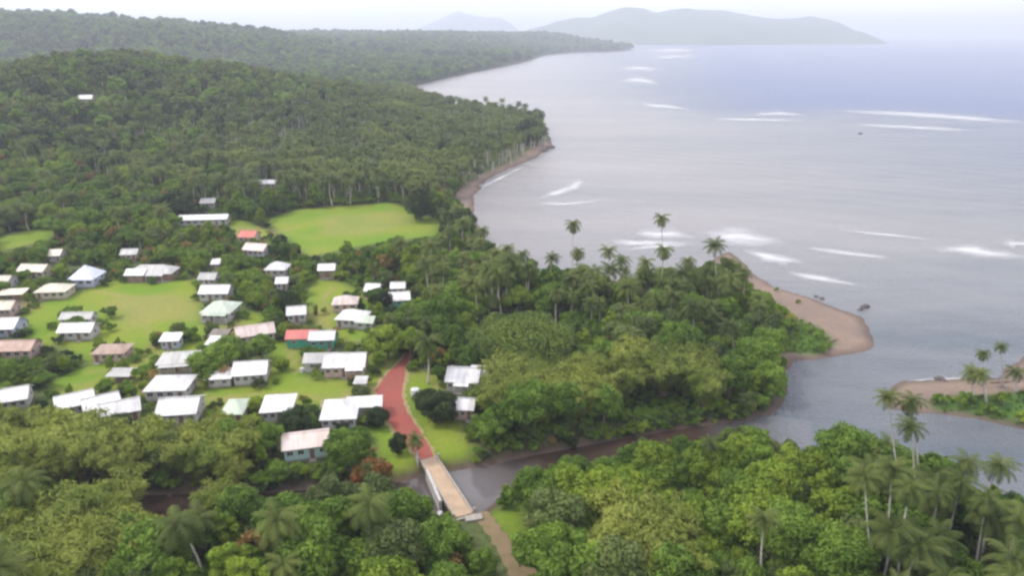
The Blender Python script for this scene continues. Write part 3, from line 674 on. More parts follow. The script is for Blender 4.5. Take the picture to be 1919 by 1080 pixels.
H('white house with dark windows and a low side wing below the hedge', 470, 722, 70, 7, 8, 'gable', 'white_roof', 'white_wall', 2.7, 1.8, 3, wing=(-7.2, -1.4, 5.5, 4.5, 'shed', 'white_roof', 'white_wall', 2.0, .5))
H('large white house with dark windows beside the lawn near the red road', 646, 708, 84, 7.5, 3, 'gable', 'white_roof', 'pink_wall', 2.8, 1.9, 4, porch=(.1, 1, 1.5), wing=(-6.5, 2.2, 7.5, 5, 'gable', 'grey_roof', 'grey_wall', 2.6, 1.3))
H('green walled house with a red and white roof', 604, 656, 52, 5.5, 4, 'gable', 'white_roof', 'green_wall', 2.8, 1.3, 2, wing=(-5.6, 1.2, 7.6, 5, 'gable', 'red_roof', 'green_wall', 2.7, 1.3))
H('small white gabled house beside the earth yard', 557, 606, 42, 5.5, 12, 'gable', 'white_roof', 'white_wall', 2.6, 1.5, 2)
H('faded pink house behind the white house with side roofs', 647, 586, 52, 6, 6, 'hip', 'pink_roof', 'pink_wall', 2.6, 1.6, 2)
H('white house with spreading side roofs in the upper village', 656, 616, 62, 7, -8, 'hip', 'white_roof', 'white_wall', 2.6, 1.7, 3, wing=(4.6, -1.8, 4.6, 4.5, 'gable', 'green_roof', 'white_wall', 2.2, 1.1))
H('white roofed house beside a dark round bush under the palm grove', 697, 560, 32, 5.5, -6, 'gable', 'white_roof', 'white_wall', 2.5, 1.4, 2)
H('little white roof tucked behind the long white house by the grove', 746, 554, 30, 4.5, 4, 'gable', 'white_roof', 'grey_wall', 2.4, 1.2, 1)
H('long white roofed house with a green wall under the palm grove', 742, 578, 62, 6, 10, 'gable', 'white_roof', 'green_wall', 2.5, 1.5, 3)
H('white cottage on posts at the foot of the palm rows', 613, 524, 35, 5.5, 6, 'gable', 'white_roof', 'brown_wall', 2.7, 1.3, 2, stilt=1.0)
H('pale roofed house half hidden by trees below the red roofed store', 517, 520, 42, 6.5, 0, 'hip', 'white_roof', 'grey_wall', 2.6, 1.9, 2)
H('small pale roof showing beside a dark round tree', 529, 545, 26, 5, 6, 'gable', 'white_roof', 'white_wall', 2.4, 1.3, 1)
H('red roofed building at the edge of the sports field', 463, 458, 36, 7, -6, 'gable', 'red_roof', 'cream_wall', 2.8, 1.6, 2)
H('pale pink roofed building just below the red roofed one', 476, 483, 50, 6.5, -12, 'gable', 'pink_roof', 'white_wall', 2.8, 1.6, 3)
H('long white school block with a thin roof on the slope', 381, 424, 96, 7, 7, 'gable', 'white_roof', 'white_wall', 2.8, 1.3, 6, name='school_block', cat='school')
H('small grey roofed house behind the long school block', 390, 393, 30, 6, 6, 'gable', 'grey_roof', 'white_wall', 2.7, 1.5, 2)
H('lone white roof among the palms beyond the sports field', 502, 355, 36, 6, 8, 'gable', 'white_roof', 'white_wall', 2.7, 1.4, 2)
H('lone white house on a grassy hillside clearing', 161, 196, 28, 8, 12, 'gable', 'white_roof', 'white_wall', 3.0, 2.2, 2)
# lower row along the road
H('white roofed house peeping over dark shrubs below the lawn', 520, 792, 68, 7.5, 8, 'hip', 'white_roof', 'white_wall', 2.7, 1.8, 3)
H('large hip roofed grey white house by the road bend', 636, 806, 76, 8.5, 6, 'hip', 'white_roof', 'white_wall', 2.7, 2.2, 3, wing=(5.0, 3.0, 7, 4.5, 'gable', 'white_roof', 'white_wall', 2.6, 1.2))
H('pale green roofed house hidden by shrubs at the lawn edge', 437, 796, 46, 6.5, 4, 'hip', 'green_roof', 'cream_wall', 2.5, 1.5, 2)
H('teal walled house with a pale pink roof above the river bank', 576, 862, 98, 6, 14, 'gable', 'pink_roof', 'teal_wall', 2.8, 1.6, 3)
H('white roofed house with a dark porch across the red road', 866, 736, 70, 8, -6, 'gable', 'white_roof', 'white_wall', 2.7, 1.7, 3, porch=(-.5, .5, 1.6), wing=(4.4, 2.6, 5.5, 6, 'gable', 'white_roof', 'white_wall', 2.5, 1.3))
H('small white roofed cottage below the house across the red road', 868, 788, 46, 5, -6, 'gable', 'white_roof', 'pink_wall', 2.6, 1.3, 2)
H('small grey roadside shed at the end of the driveway', 676, 737, 24, 2.6, 0, 'shed', 'grey_roof', 'grey_wall', 2.2, .4, 1, door=False, name='shed', cat='shed')

def tank(x, y, r, h, label):
    bx, by = px(x, y); t = thing('water_tank', label, 'water tank', (bx, by, float(height(bx, by))))
    m = MB(); n = 20; zz = [(r, -.1), (r, h * .3), (r * 1.02, h * .32), (r, h * .34), (r, h * .64), (r * 1.02, h * .66), (r, h * .68), (r, h), (r * .6, h * 1.12)]
    m.tube([(0, 0, q[1]) for q in zz], [q[0] for q in zz], n); obj('tank_body', m.mesh('tank_body', M['plastic']), t)
    m = MB(); m.tube([(0, 0, h * 1.10), (0, 0, h * 1.17)], r * .3, 14); obj('lid', m.mesh('lid', M['grey_wall']), t)
tank(778, 742, 1.0, 1.7, 'white water tank beside dark shrubs near the red road')
tank(816, 750, .8, 1.4, 'white water tank among shrubs close to the house across the road')
tank(567, 697, .6, 1.0, 'small white drum on the lawn beside the large white house')

# ------------------------------------------------------------------ trees: the shapes
def leafquads(P, N, size, asp, tint, jit=.55):
    n = len(P); N = N + rng.normal(0, jit, (n, 3)); N /= np.linalg.norm(N, axis=1, keepdims=True) + 1e-9
    A = np.cross(N, rng.normal(0, 1, (n, 3))); A /= np.linalg.norm(A, axis=1, keepdims=True) + 1e-9; B = np.cross(N, A)
    s = (size * rng.uniform(.6, 1.4, n))[:, None]
    V = np.stack([P - A * s, P - B * s * asp, P + A * s, P + B * s * asp], 1).reshape(-1, 3)
    return V, np.arange(4 * n).reshape(n, 4), np.repeat(tint, 4)
def crown_mesh(name, mat, seed, rx, rz, zc, nc, nl, leaf, cr=(.26, .42), flat=.8, low=-.45):
    global rng
    keep, rng = rng, np.random.default_rng(seed)
    d = rng.normal(0, 1, (nc * 3, 3)); d /= np.linalg.norm(d, axis=1, keepdims=True); d = d[d[:, 2] > low][:nc]; nc = len(d)
    rad = rng.uniform(.45, .86, nc) ** .8
    lob = 1 + .22 * np.sin(np.arctan2(d[:, 1], d[:, 0]) * 3 + rng.uniform(0, 6)) * (1 - np.abs(d[:, 2]))
    Cc = d * rad[:, None] * lob[:, None] * np.array([rx, rx, rz]) + np.array([0, 0, zc])
    crad = rng.uniform(*cr, nc) * min(rx, rz * 1.4)
    k = rng.choice(nc, nl, p=crad ** 2 / (crad ** 2).sum()); q = rng.normal(0, 1, (nl, 3)); q[:, 2] += .35
    q /= np.linalg.norm(q, axis=1, keepdims=True)
    P = Cc[k] + q * (crad[k] * rng.uniform(.62, 1.08, nl))[:, None] * np.array([1, 1, flat])
    tint = np.clip(rng.uniform(0, 1, nc)[k] + rng.normal(0, .15, nl), 0, 1)
    V, F, T = leafquads(P, q, leaf, .55, tint)
    rng = keep
    return mesh_np(name, V, F, mat, attrs={'tint': T}), Cc
def trunk_mesh(name, Cc, zc, r, nlimb=7, mat=None):
    m = MB(); top = zc * .75
    m.tube([(0, 0, -.6), (.05, .02, top * .3), (-.05, .08, top * .65), (0, 0, top)], [r * 1.35, r, r * .85, r * .65], 8)
    for c in Cc[:nlimb]:
        s = Vector((0, 0, top * random.uniform(.6, .95))); e = Vector(c); mdl = s.lerp(e, .5) + Vector((0, 0, -.08 * (e - s).length))
        m.tube([s, mdl, e], [r * .5, r * .32, r * .12], 5)
    return m.mesh(name, mat or M['bark'], True)
def palm_crown(seed, nf, flen, mat, droop=1.0):
    global rng
    keep, rng = rng, np.random.default_rng(seed); V, F, T = [], [], []
    for i in range(nf):
        az = i * 2.39996 + rng.uniform(-.2, .2); el = R(rng.uniform(62, 80)) - (i / nf) * R(95) * droop
        ln = flen * rng.uniform(.85, 1.12); n = 15; p = np.array([0., 0, 0.]); pts = [p.copy()]; e = el
        for j in range(n):
            p = p + np.array([math.cos(az) * math.cos(e), math.sin(az) * math.cos(e), math.sin(e)]) * ln / n; e -= R(5.2 + 2.2 * j / n) * droop; pts.append(p.copy())
        side = np.array([-math.sin(az), math.cos(az), 0]); tt = rng.uniform(0, 1)
        for j in range(1, n + 1):
            u = j / n; d = pts[j] - pts[j - 1]; d = d / np.linalg.norm(d)
            ll = ln * .26 * (math.sin(math.pi * min(1, u * .82 + .14)) ** .7)
            for s in (-1, 1):
                tip = pts[j] + side * s * ll * .82 + d * ll * .45 + np.array([0, 0, -ll * (.35 + .3 * rng.random())])
                w = d * (ln / n * .42); i0 = len(V)
                V += [pts[j] - w, pts[j] + w, tip + w * .25, tip - w * .25]; F.append((i0, i0 + 1, i0 + 2, i0 + 3)); T += [tt] * 4
            i0 = len(V); w = side * .045 * (1.3 - u); V += [pts[j - 1] - w, pts[j - 1] + w, pts[j] + w, pts[j] - w]; F.append((i0, i0 + 1, i0 + 2, i0 + 3)); T += [1] * 4
    rng = keep
    return mesh_np('crown', V, F, mat, attrs={'tint': T})
def palm_trunk(seed, h=14.0, bend=None):
    r = random.Random(seed); bend = r.uniform(.8, 3.2); m = MB(); n = 9; a = r.uniform(0, 6.28); P, Rr = [], []
    for j in range(n + 1):
        u = j / n; b = bend * math.sin(u * math.pi) * .5
        P.append((math.cos(a) * b, math.sin(a) * b, -.5 + u * (h + .5))); Rr.append(.30 * (1 - u) ** 3 + .17 - .03 * u)
    m.tube(P, Rr, 8); return m.mesh('trunk', M['palm_bark'], True)
def bamboo_mesh(seed, nculm, h, mat, nl, spread=.5, leaf=.5):
    global rng
    keep, rng = rng, np.random.default_rng(seed); P, N, T, m = [], [], [], MB()
    for i in range(nculm):
        az = rng.uniform(0, 6.283); b = rng.uniform(0, 1.1); hh = h * rng.uniform(.7, 1.08); out = spread * hh * rng.uniform(.3, 1.25); pts = []
        for j in range(9):
            u = j / 8; r = b + out * u ** 2.6; pts.append((math.cos(az) * r, math.sin(az) * r, hh * (math.sin(u * 1.75) / math.sin(1.57)) - .4))
        m.tube(pts[:7], [.07 - .006 * j for j in range(7)], 4, False)
        k = nl // nculm; u = rng.uniform(.28, 1.0, k) ** .8; f = u * 8; i0 = np.minimum(f.astype(int), 7); fr = (f - i0)[:, None]; A = np.array(pts)
        q = A[i0] * (1 - fr) + A[i0 + 1] * fr; off = rng.normal(0, 1, (k, 3)) * (.35 + .55 * np.sin(u * 3.0))[:, None] * np.array([.8, .8, .7]); off[:, 2] -= .25
        P.append(q + off); nn = off * .7 + np.array([math.cos(az) * .5, math.sin(az) * .5, .7]); N.append(nn); T.append(np.clip(rng.uniform(0, 1) + rng.normal(0, .12, k), 0, 1))
    P, N, T = np.concatenate(P), np.concatenate(N), np.concatenate(T)
    V, F, T = leafquads(P, N / np.linalg.norm(N, axis=1, keepdims=True), leaf, .22, T, .5); rng = keep
    return mesh_np('foliage', V, F, mat, attrs={'tint': T}), m.mesh('culms', M['timber'], True)

class Kind: pass
KIND = {}
def kind(key, name, meshes, cat, height_, radius, part='crown', stem='trunk'):
    k = Kind(); k.key, k.name, k.meshes, k.cat, k.h, k.r, k.part, k.stem = key, name, meshes, cat, height_, radius, part, stem; k.src = [None] * len(meshes); KIND[key] = k
def broad(mat, seeds, rx, rz, zc, nc, nl, leaf, r=.28, **k):
    out = []
    for s in seeds:
        g = random.Random(s); a, b = g.uniform(.88, 1.12), g.uniform(.85, 1.2)
        cm, Cc = crown_mesh('crown', M[mat], s, rx * a, rz * b, zc * b, nc, nl, leaf, **k); out.append((cm, trunk_mesh('trunk', Cc, zc * b, r)))
    return out
kind('broad', 'broadleaf_tree', broad('leaf', (1, 2, 3), 4.2, 3.6, 5.6, 34, 7000, .30) + broad('leaf_bright', (4, 5), 4.0, 3.3, 5.2, 34, 7000, .30)
     + broad('leaf_dull', (6, 7), 4.3, 3.7, 5.8, 30, 6500, .32) + broad('leaf_bright', (8,), 2.7, 4.6, 6.2, 30, 5500, .36, low=-.7)
     + broad('leaf', (9,), 5.8, 2.6, 6.2, 44, 8000, .32) + broad('leaf_dry', (10,), 2.6, 3.0, 5.4, 12, 700, .22), 'tree', 9.2, 4.2)
kind('far', 'broadleaf_tree', broad('leaf', (11, 12), 4.4, 3.8, 5.4, 22, 1300, .62) + broad('leaf_dull', (13, 14), 4.4, 3.6, 5.2, 22, 1300, .62)
     + broad('leaf_dark', (15,), 4.6, 4.0, 5.6, 22, 1300, .62), 'tree', 9.2, 4.4)
kind('dark', 'shade_tree', broad('leaf_dark', (21, 22, 23), 5.0, 4.6, 4.9, 48, 9500, .32, .4, low=-.95), 'tree', 10, 5.2)
kind('palm', 'coconut_palm', [(palm_crown(s, 26, 4.6, M['leaf_palm'], dr), palm_trunk(s)) for s, dr in ((31, 1.0), (32, 1.15), (33, .9), (34, 1.25))], 'palm', 17, 3.6)
kind('bamboo', 'bamboo_clump', [bamboo_mesh(s, 30, 9.5, M['leaf_bamboo'], 9000) for s in (41, 42, 43)], 'bamboo', 9.5, 4.5, 'foliage', 'culms')
kind('shrub', 'shrub', broad('leaf', (51, 52), 1.5, 1.15, 1.1, 12, 900, .20, .08, low=-.2) + broad('leaf_bright', (53,), 1.5, 1.1, 1.0, 12, 900, .20, .08, low=-.2)
     + broad('leaf_dark', (54,), 1.5, 1.2, 1.1, 12, 900, .20, .08, low=-.2), 'shrub', 2.2, 1.6, 'foliage', 'stem')

def plant(k, x, y, s, rz, v, label, group, z=None, lean=None, sz=None):
    k = KIND[k]; z = float(height(x, y)) if z is None else z; v %= len(k.meshes)
    t = thing(k.name, label, k.cat, (x, y, z - .05), rz, group); t.scale = (s, s, s * (sz or 1))
    c = obj(k.part, k.meshes[v][0], t); w = obj(k.stem, k.meshes[v][1], t)
    if k.key == 'palm': c.location = (0, 0, 13.9)
    if k.src[v] is None: k.src[v] = (c, w)
    if lean: t.rotation_euler = (lean[1], lean[0], rz)
    return t

# ------------------------------------------------------------------ trees set by hand
def palm_at(cx_, cy_, bx_, by_, label, group='tall palms standing clear of the trees', cs=1.0, v=None):
    """base on the ground under one pixel, crown where the photograph shows it"""
    x, y = px(bx_, by_); z = float(height(x, y))
    dx, dy = (cx_ - PW / 2) / FPX, (PH / 2 - cy_) / FPX; t = y / (cp + dy * sp)
    X, Z = dx * t, CAM_Z + t * (-sp + dy * cp); h = max(Z - z, 5); v = random.randrange(4) if v is None else v
    o = thing('coconut_palm', label, 'palm', (x, y, z), 0, group)
    tr = obj('trunk', KIND['palm'].meshes[v][1], o); tr.scale = (.8, .8, h / 14.0); tr.rotation_euler = (0, math.atan2(X - x, h), 0)
    tr.scale[2] = math.hypot(X - x, h) / 14.0
    c = obj('crown', KIND['palm'].meshes[v][0], o, (X - x, 0, h), random.uniform(0, 6), cs)
    if KIND['palm'].src[v] is None: KIND['palm'].src[v] = (c, tr)
g = 'tall palms on the shore behind the grove'
palm_at(1075, 420, 1079, 560, 'tall coconut palm rising alone beyond the grove, before grey water', g, .75)
palm_at(1240, 409, 1243, 560, 'tallest coconut palm on the shore, standing before a white breaker', g, .7)
palm_at(1245, 468, 1243, 570, 'shorter coconut palm directly below the tallest shore palm', g, .8)
palm_at(1340, 460, 1350, 570, 'thick crowned coconut palm at the start of the beach tip', g, .9)
for a_, b_ in (((1140, 470), 560), ((1165, 488), 575), ((1083, 472), 560), ((905, 432), 490), ((952, 466), 520), ((980, 476), 530), ((1035, 484), 550), ((1290, 490), 590), ((1210, 492), 590)):
    palm_at(a_[0], a_[1], a_[0] + random.uniform(-3, 3), b_, 'coconut palm poking above the shore edge of the grove', 'palms along the shore edge of the grove', .75)
for i_, (a_, b_) in enumerate(((782, 179), (797, 184), (812, 176), (830, 186), (846, 178), (862, 187), (878, 181), (893, 191), (908, 184), (924, 194), (941, 185), (957, 196), (972, 188), (986, 199), (1001, 205))):
    b_ += random.uniform(-2, 9); a_ += random.uniform(-5, 5); palm_at(a_, b_, a_ + random.uniform(-7, 7), b_ + 37 + random.uniform(-9, 9), 'coconut palm on the skyline edge of the palm point, crown against pale water', 'palms along the far edge of the palm point', .95)
g = 'palms on the sandspit'
palm_at(1843, 662, 1842, 716, 'slim coconut palm on the sandspit beyond the grass', g, .5)
palm_at(1876, 650, 1880, 718, 'tallest thin coconut palm on the sandspit', g, .45)
palm_at(1822, 697, 1826, 740, 'short full coconut palm on the sandspit grass', g, .7)
palm_at(1838, 702, 1850, 748, 'short leaning coconut palm on the sandspit grass', g, .6)
palm_at(1905, 698, 1905, 730, 'short coconut palm at the far end of the sandspit grass', g, .6)
g = 'tall palms on the near bank of the river mouth'
palm_at(1664, 745, 1700, 960, 'coconut palm with its crown over the tip of the sandspit', g, 0.54)
palm_at(1708, 752, 1735, 965, 'coconut palm crown overlapping the sandspit sand', g, 0.61)
palm_at(1706, 800, 1720, 985, 'coconut palm standing just below the pair at the sandspit', g, 0.64)
palm_at(1620, 895, 1645, 1110, 'coconut palm with a long pale slanting trunk on the near bank', g, 0.64)
palm_at(1705, 915, 1683, 1130, 'coconut palm leaning away from its neighbour with a forked pale trunk', g, 0.71)
palm_at(1672, 880, 1665, 1090, 'full coconut palm between the slanting trunks', g, 0.71)
palm_at(1800, 905, 1762, 1060, 'coconut palm with a strongly curved pale trunk near the water', g, 0.64)
palm_at(1760, 925, 1735, 1080, 'coconut palm beside the strongly curved one', g, 0.61)
palm_at(1850, 935, 1825, 1100, 'coconut palm on the bank close to the dark tree gap', g, 0.64)
palm_at(1908, 975, 1878, 1120, 'coconut palm leaning over the bank at the edge of the grove', g, 0.67)
palm_at(1432, 975, 1430, 1110, 'lone coconut palm with a straight trunk among low bush', g, 0.64)
palm_at(1330, 830, 1340, 930, 'pale fronded palm on the river bank beside bright trees', g, 0.51)
palm_at(45, 905, 48, 1020, 'coconut palm rising out of the bamboo', 'palms by the bamboo', .9)
palm_at(370, 975, 372, 1060, 'coconut palm beside the dark pool under the bamboo', 'palms by the bamboo', .9)
palm_at(800, 640, 802, 720, 'coconut palm beside the red road where it leaves the trees', 'palms by the red road', 1.0)
palm_at(778, 832, 782, 862, 'young palm on the verge of the red road above the bridge', 'palms by the red road', .55)

def big(kindkey, x, y, wpx, hgt, label, v=0, group='large single trees'):
    X, Y = px(x, y); z = float(height(X, Y))
    if Y > 330: X, Y = hpx(x, y); z = float(height(X, Y))
    _, _, zc = proj(X, Y, z); mpp = float(zc) / FPX; k = KIND[kindkey]
    s = wpx * mpp / (2.15 * k.r); hh = hgt * mpp / (k.h * s) * 1.0
    o = plant(kindkey, X, Y, s, random.uniform(0, 6), v, label, group, z, sz=hh); HANDS.append((X, Y, s * k.r * .8)); return o
HANDS = []
big('dark', 333, 412, 80, 58, 'large dark round tree beside the long school block', 0)
big('dark', 858, 442, 66, 62, 'big dark tree at the shore corner of the sports field', 1)
big('dark', 790, 412, 52, 58, 'dark tree at the far corner of the sports field', 2)
big('dark', 838, 425, 42, 50, 'dark tree between the two at the field corner', 0)
big('dark', 1003, 240, 34, 40, 'dark tree at the tip of the palm point', 1)
big('dark', 988, 272, 42, 46, 'dark tree above the sand of the palm point', 2)
big('dark', 222, 838, 66, 74, 'dark green tree in front of the three tight white houses', 1)
big('dark', 545, 592, 44, 48, 'dark round tree beside the small white gabled house', 2)
big('dark', 722, 578, 34, 36, 'dark round bush between the white roofs under the palm grove', 0)
big('broad', 728, 672, 90, 74, 'bright green tree where the red road enters the trees', 3)
big('broad', 770, 675, 60, 60, 'green tree overhanging the top of the red road', 4)
big('dark', 825, 790, 78, 62, 'dark shrubby tree between the red road and the small cottage', 0)
big('dark', 800, 770, 50, 48, 'dark low tree beside the water tanks', 1)
big('dark', 555, 815, 66, 50, 'dark tree in front of the house peeping over shrubs', 2)
big('dark', 705, 800, 46, 38, 'dark bush beside the hip roofed house at the bend', 2)
big('dark', 748, 850, 40, 44, 'dark small tree on the verge above the bridge', 0)
big('broad', 390, 708, 80, 48, 'green hedge tree between the verandah house and the white house', 0)
big('broad', 432, 690, 70, 50, 'leafy tree above the white house with a side wing', 1)
big('broad', 492, 676, 60, 44, 'leafy tree below the long pinkish roof', 0)
big('broad', 700, 905, 70, 66, 'tree flushed with red flowers on the river bank', 5)
# the red flowering tree has its own leaves
rt = [o for o in bpy.data.objects if o.get('label', '').startswith('tree flushed')][0]
for ch in rt.children:
    if ch.name.startswith('crown'):
        ch.data = ch.data.copy(); ch.data.materials.clear(); ch.data.materials.append(M['leaf_red'])
KIND['broad'].src = [s if (s is None or s[0].parent is not rt) else None for s in KIND['broad'].src]
# the wide rain tree
cm, Cc = crown_mesh('crown', M['leaf_rain'], 77, 13.5, 6.0, 6.5, 90, 24000, .34, (.30, .46), .75, -.1)
X, Y = px(985, 690); o = thing('rain_tree', 'very wide domed rain tree rising above the grove by the road', 'tree', (X, Y, 2), 0, 'large single trees')
obj('crown', cm, o); obj('trunk', trunk_mesh('trunk', Cc, 7, .7, 12), o); HANDS.append((X, Y, 11)); RAINTREE = o

# ------------------------------------------------------------------ trees spread over the land
KEEP_WATER = [(1195, 90), (1030, 101), (930, 125), (830, 146), (775, 161), (790, 170), (860, 184), (990, 205), (1015, 222), (1035, 270), (1000, 300),
              (905, 345), (890, 375), (885, 410), (905, 445), (950, 476), (1000, 486), (1100, 492), (1200, 500), (1290, 496), (1345, 490), (1365, 470),
              (1410, 515), (1500, 560), (1600, 590), (1640, 640), (1630, 660), (1480, 675), (1462, 700), (1475, 735), (1425, 775), (1415, 800),
              (1480, 790), (1580, 772), (1660, 785), (1700, 805), (1745, 845), (1830, 862), (1919, 885), (2300, 1000), (2300, 60), (1195, 60)]
KEEP_SAND = [[(845, 378), (870, 345), (930, 312), (1000, 275), (1035, 270), (1000, 310), (900, 350), (890, 395)],
             [(1370, 480), (1420, 530), (1500, 570), (1600, 590), (1640, 650), (1470, 675), (1475, 615), (1500, 598), (1430, 548)],
             [(1655, 730), (1700, 715), (1919, 650), (2300, 600), (2300, 860), (1919, 805), (1760, 780)]]
KEEP_RIVER = [[(842, 888), (900, 879), (1000, 858), (1120, 838), (1270, 812), (1400, 794), (1415, 802), (1250, 826), (1160, 846), (1070, 862), (990, 885), (945, 915), (905, 962), (880, 950)],
              [(270, 942), (390, 940), (385, 962), (275, 964)]]
KEEP_ROAD = [[(755, 674), (726, 700), (702, 731), (705, 756), (725, 790), (770, 845), (795, 868), (850, 962), (880, 985), (930, 1040), (955, 1085), (1008, 1085), (965, 1020), (920, 962), (880, 945), (816, 862), (768, 780), (756, 730), (764, 678)]]
keeps = [KEEP_WATER] + KEEP_SAND + KEEP_RIVER + KEEP_ROAD + LAWNS + KEEP + [[(1172, 735), (1300, 735), (1310, 780), (1180, 790)], [(885, 632), (905, 592), (960, 577), (1035, 590), (1085, 632), (1050, 665), (920, 672)]]
VILLAGE = [(-80, 475), (480, 470), (600, 500), (790, 540), (790, 700), (690, 770), (640, 830), (560, 870), (420, 790), (-80, 775)]
BAMBOO = [[(-120, 790), (230, 805), (420, 800), (470, 870), (460, 985), (240, 990), (250, 1110), (80, 1180), (-120, 1180)], [(860, 760), (930, 705), (1060, 720), (1310, 690), (1330, 770), (1120, 790), (930, 815)],
          [(1140, 1010), (1280, 1000), (1290, 1120), (1130, 1120)]]
PALMS = [([(430, 235), (620, 195), (760, 165), (1015, 210), (1040, 300), (890, 345), (790, 395), (500, 385), (430, 330)], .93),
         ([(560, 475), (900, 430), (1350, 500), (1420, 620), (1300, 660), (1050, 620), (800, 610), (640, 540)], .62),
         ([(1560, 850), (2000, 900), (2000, 1400), (1620, 1400)], .30), ([(150, 240), (430, 240), (520, 400), (400, 400), (150, 330)], .45), ([(500, 600), (800, 640), (800, 700)], .3)]
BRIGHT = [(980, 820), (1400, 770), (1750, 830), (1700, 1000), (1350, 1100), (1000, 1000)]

def blocked(X, Y, Z, r, h, jit):
    b = np.zeros(len(X), bool)
    for fx, fh in ((0, 1.0), (0, .6), (-.85, .6), (.85, .6), (-.6, .8), (.6, .8), (-.3, .95), (.3, .95), (0, .8), (-.5, .45), (.5, .45), (0, .25)):
        u, v, _ = proj(X + fx * r, Y, Z + fh * h)
        for p in keeps: b |= inside(p, u, v + jit)
    return b
def offroad(X, Y, r):
    ok = np.ones(len(X), bool)
    for p in LAWNW: ok &= sdf(p, X, Y) < -.3 * r
    for p in CLEARW: ok &= ~(inside(p, X, Y) & (rng.random(len(X)) < .85))
    for p in KEEP_ROAD: ok &= sdf(wpoly(p), X, Y) < -.55 * r
    for cx_, cy_, a_, l_, d_ in FOOT:
        c_, s_ = math.cos(-a_), math.sin(-a_); lx, ly = (X - cx_) * c_ - (Y - cy_) * s_, (X - cx_) * s_ + (Y - cy_) * c_
        ok &= ~((np.abs(lx) < l_ + .35 * r) & (np.abs(ly) < d_ + .35 * r))
    for x_, y_, r_ in HANDS: ok &= np.hypot(X - x_, Y - y_) > r_ + .3 * r
    return ok
def grid(y0, y1, st, margin=1.12, xmin=None):
    o = []
    for y in np.arange(y0, y1, st):
        hw = (y * cp + 60) * (PW / 2) / FPX * margin + 8
        x = np.arange(-hw, hw, st); o.append(np.stack([x, np.full(len(x), y)], 1))
    P = np.concatenate(o); return P + rng.uniform(-.46, .46, P.shape) * st
POOL = {'broad': [], 'palm': [], 'bamboo': [], 'shrub': [], 'far': []}
def spread(y0, y1, st, size, force=None, margin=1.35, jit=4, nearwater=2.5):
    P = grid(y0, y1, st, margin); X, Y = P[:, 0], P[:, 1]; Z, s, r = height(X, Y, True)
    ok = (s > nearwater) & (r < -nearwater * .7) & (Z > .05) & ~((Y > 400) & (Y < 1150) & (vnoise(X, Y, 48) > .95)); X, Y, Z, s = X[ok], Y[ok], Z[ok], s[ok]
    u, v, zc = proj(X, Y, Z); n = len(X); rnd = rng.random(n); K = np.full(n, 'broad ', dtype=object); K[:] = 'broad'
    clump = vnoise(X, Y, 38)
    for p, f in PALMS: K[inside(p, u, v) & (rng.random(n) < f * (.6 + .8 * clump))] = 'palm'
    K[(K == 'broad') & (rng.random(n) < np.where(Y < 190, .035, np.where(Y > 430, .28, .10)))] = 'palm'
    for p in BAMBOO: K[inside(p, u, v) & (rng.random(n) < .85)] = 'bamboo'
    vil = inside(VILLAGE, u, v)
    sc = rng.uniform(*size, n)
    sc = np.where(vil, sc * rng.uniform(.5, .8, n), sc); K[vil & (K == 'palm') & (rng.random(n) < .6)] = 'broad'
    sc = np.where(K == 'palm', rng.uniform(.62, 1.0, n) * (1 if y0 < 900 else 1.25) * np.where(vil, .6, 1), sc)
    if force:
        K[:] = force; sc = rng.uniform(*size, n)
        if force == 'broad':
            for p in BAMBOO: q_ = inside(p, u, v); K[q_] = 'bamboo'; sc[q_] = rng.uniform(.6, 1.0, n)[q_]
    if y0 >= 430 and not force: K[K == 'broad'] = 'far'
    h = sc * np.array([KIND[k].h for k in K]); rr = sc * np.array([KIND[k].r for k in K])
    b = blocked(X, Y, Z, rr, np.where(K == 'palm', .84 * h, h), rng.uniform(-jit, jit, n)) | ~offroad(X, Y, rr)
    for i in np.nonzero(~b)[0]: POOL[K[i]].append((X[i], Y[i], Z[i], sc[i], zc[i], u[i], v[i]))
spread(52, 130, 4.7, (.5, 1.12)); spread(130, 210, 5.0, (.5, 1.1)); spread(210, 430, 5.6, (.6, 1.1))
spread(430, 760, 6.6, (.45, 1.55)); spread(760, 1150, 8.0, (.5, 1.7), jit=2); spread(1150, 2000, 13, (1.2, 2.2), 'far', jit=1); spread(2000, 4700, 26, (2.0, 3.6), 'far', jit=.5)
# a second, lower storey fills the gaps, and shrubs fill the edges of the lawns and roofs
spread(52, 210, 4.0, (.30, .6), 'broad', nearwater=1.0); spread(210, 430, 4.6, (.3, .55), 'broad', nearwater=1.0)
spread(60, 210, 2.3, (.5, 1.15), 'shrub', jit=0, nearwater=.4); spread(210, 420, 3.2, (.6, 1.5), 'shrub', jit=0, nearwater=.6)

CREEP = wpoly([(1150, 745), (1200, 730), (1310, 732), (1400, 770), (1280, 800), (1150, 815)])
P = grid(120, 190, 1.25); Z, s_, r_ = height(P[:, 0], P[:, 1], True); okc = inside(CREEP, P[:, 0], P[:, 1]) & (r_ < -.3)
for (x_, y_), z_ in zip(P[okc], Z[okc]):
    u_, v_, c_ = proj(x_, y_, z_); POOL['shrub'].append((x_, y_, z_, random.uniform(.35, .7), float(c_), float(u_), float(v_)))
P = grid(120, 215, 1.6, 1.3); Z, s_, r_ = height(P[:, 0], P[:, 1], True); okc = (inside(SHORE_GRASS[0], P[:, 0], P[:, 1]) | inside(SHORE_GRASS[1], P[:, 0], P[:, 1])) & (s_ > 1)
for (x_, y_), z_ in zip(P[okc], Z[okc]):
    u_, v_, c_ = proj(x_, y_, z_); POOL['shrub'].append((x_, y_, z_, random.uniform(.18, .45) if random.random() < .93 else random.uniform(.8, 1.4), float(c_), float(u_), float(v_)))
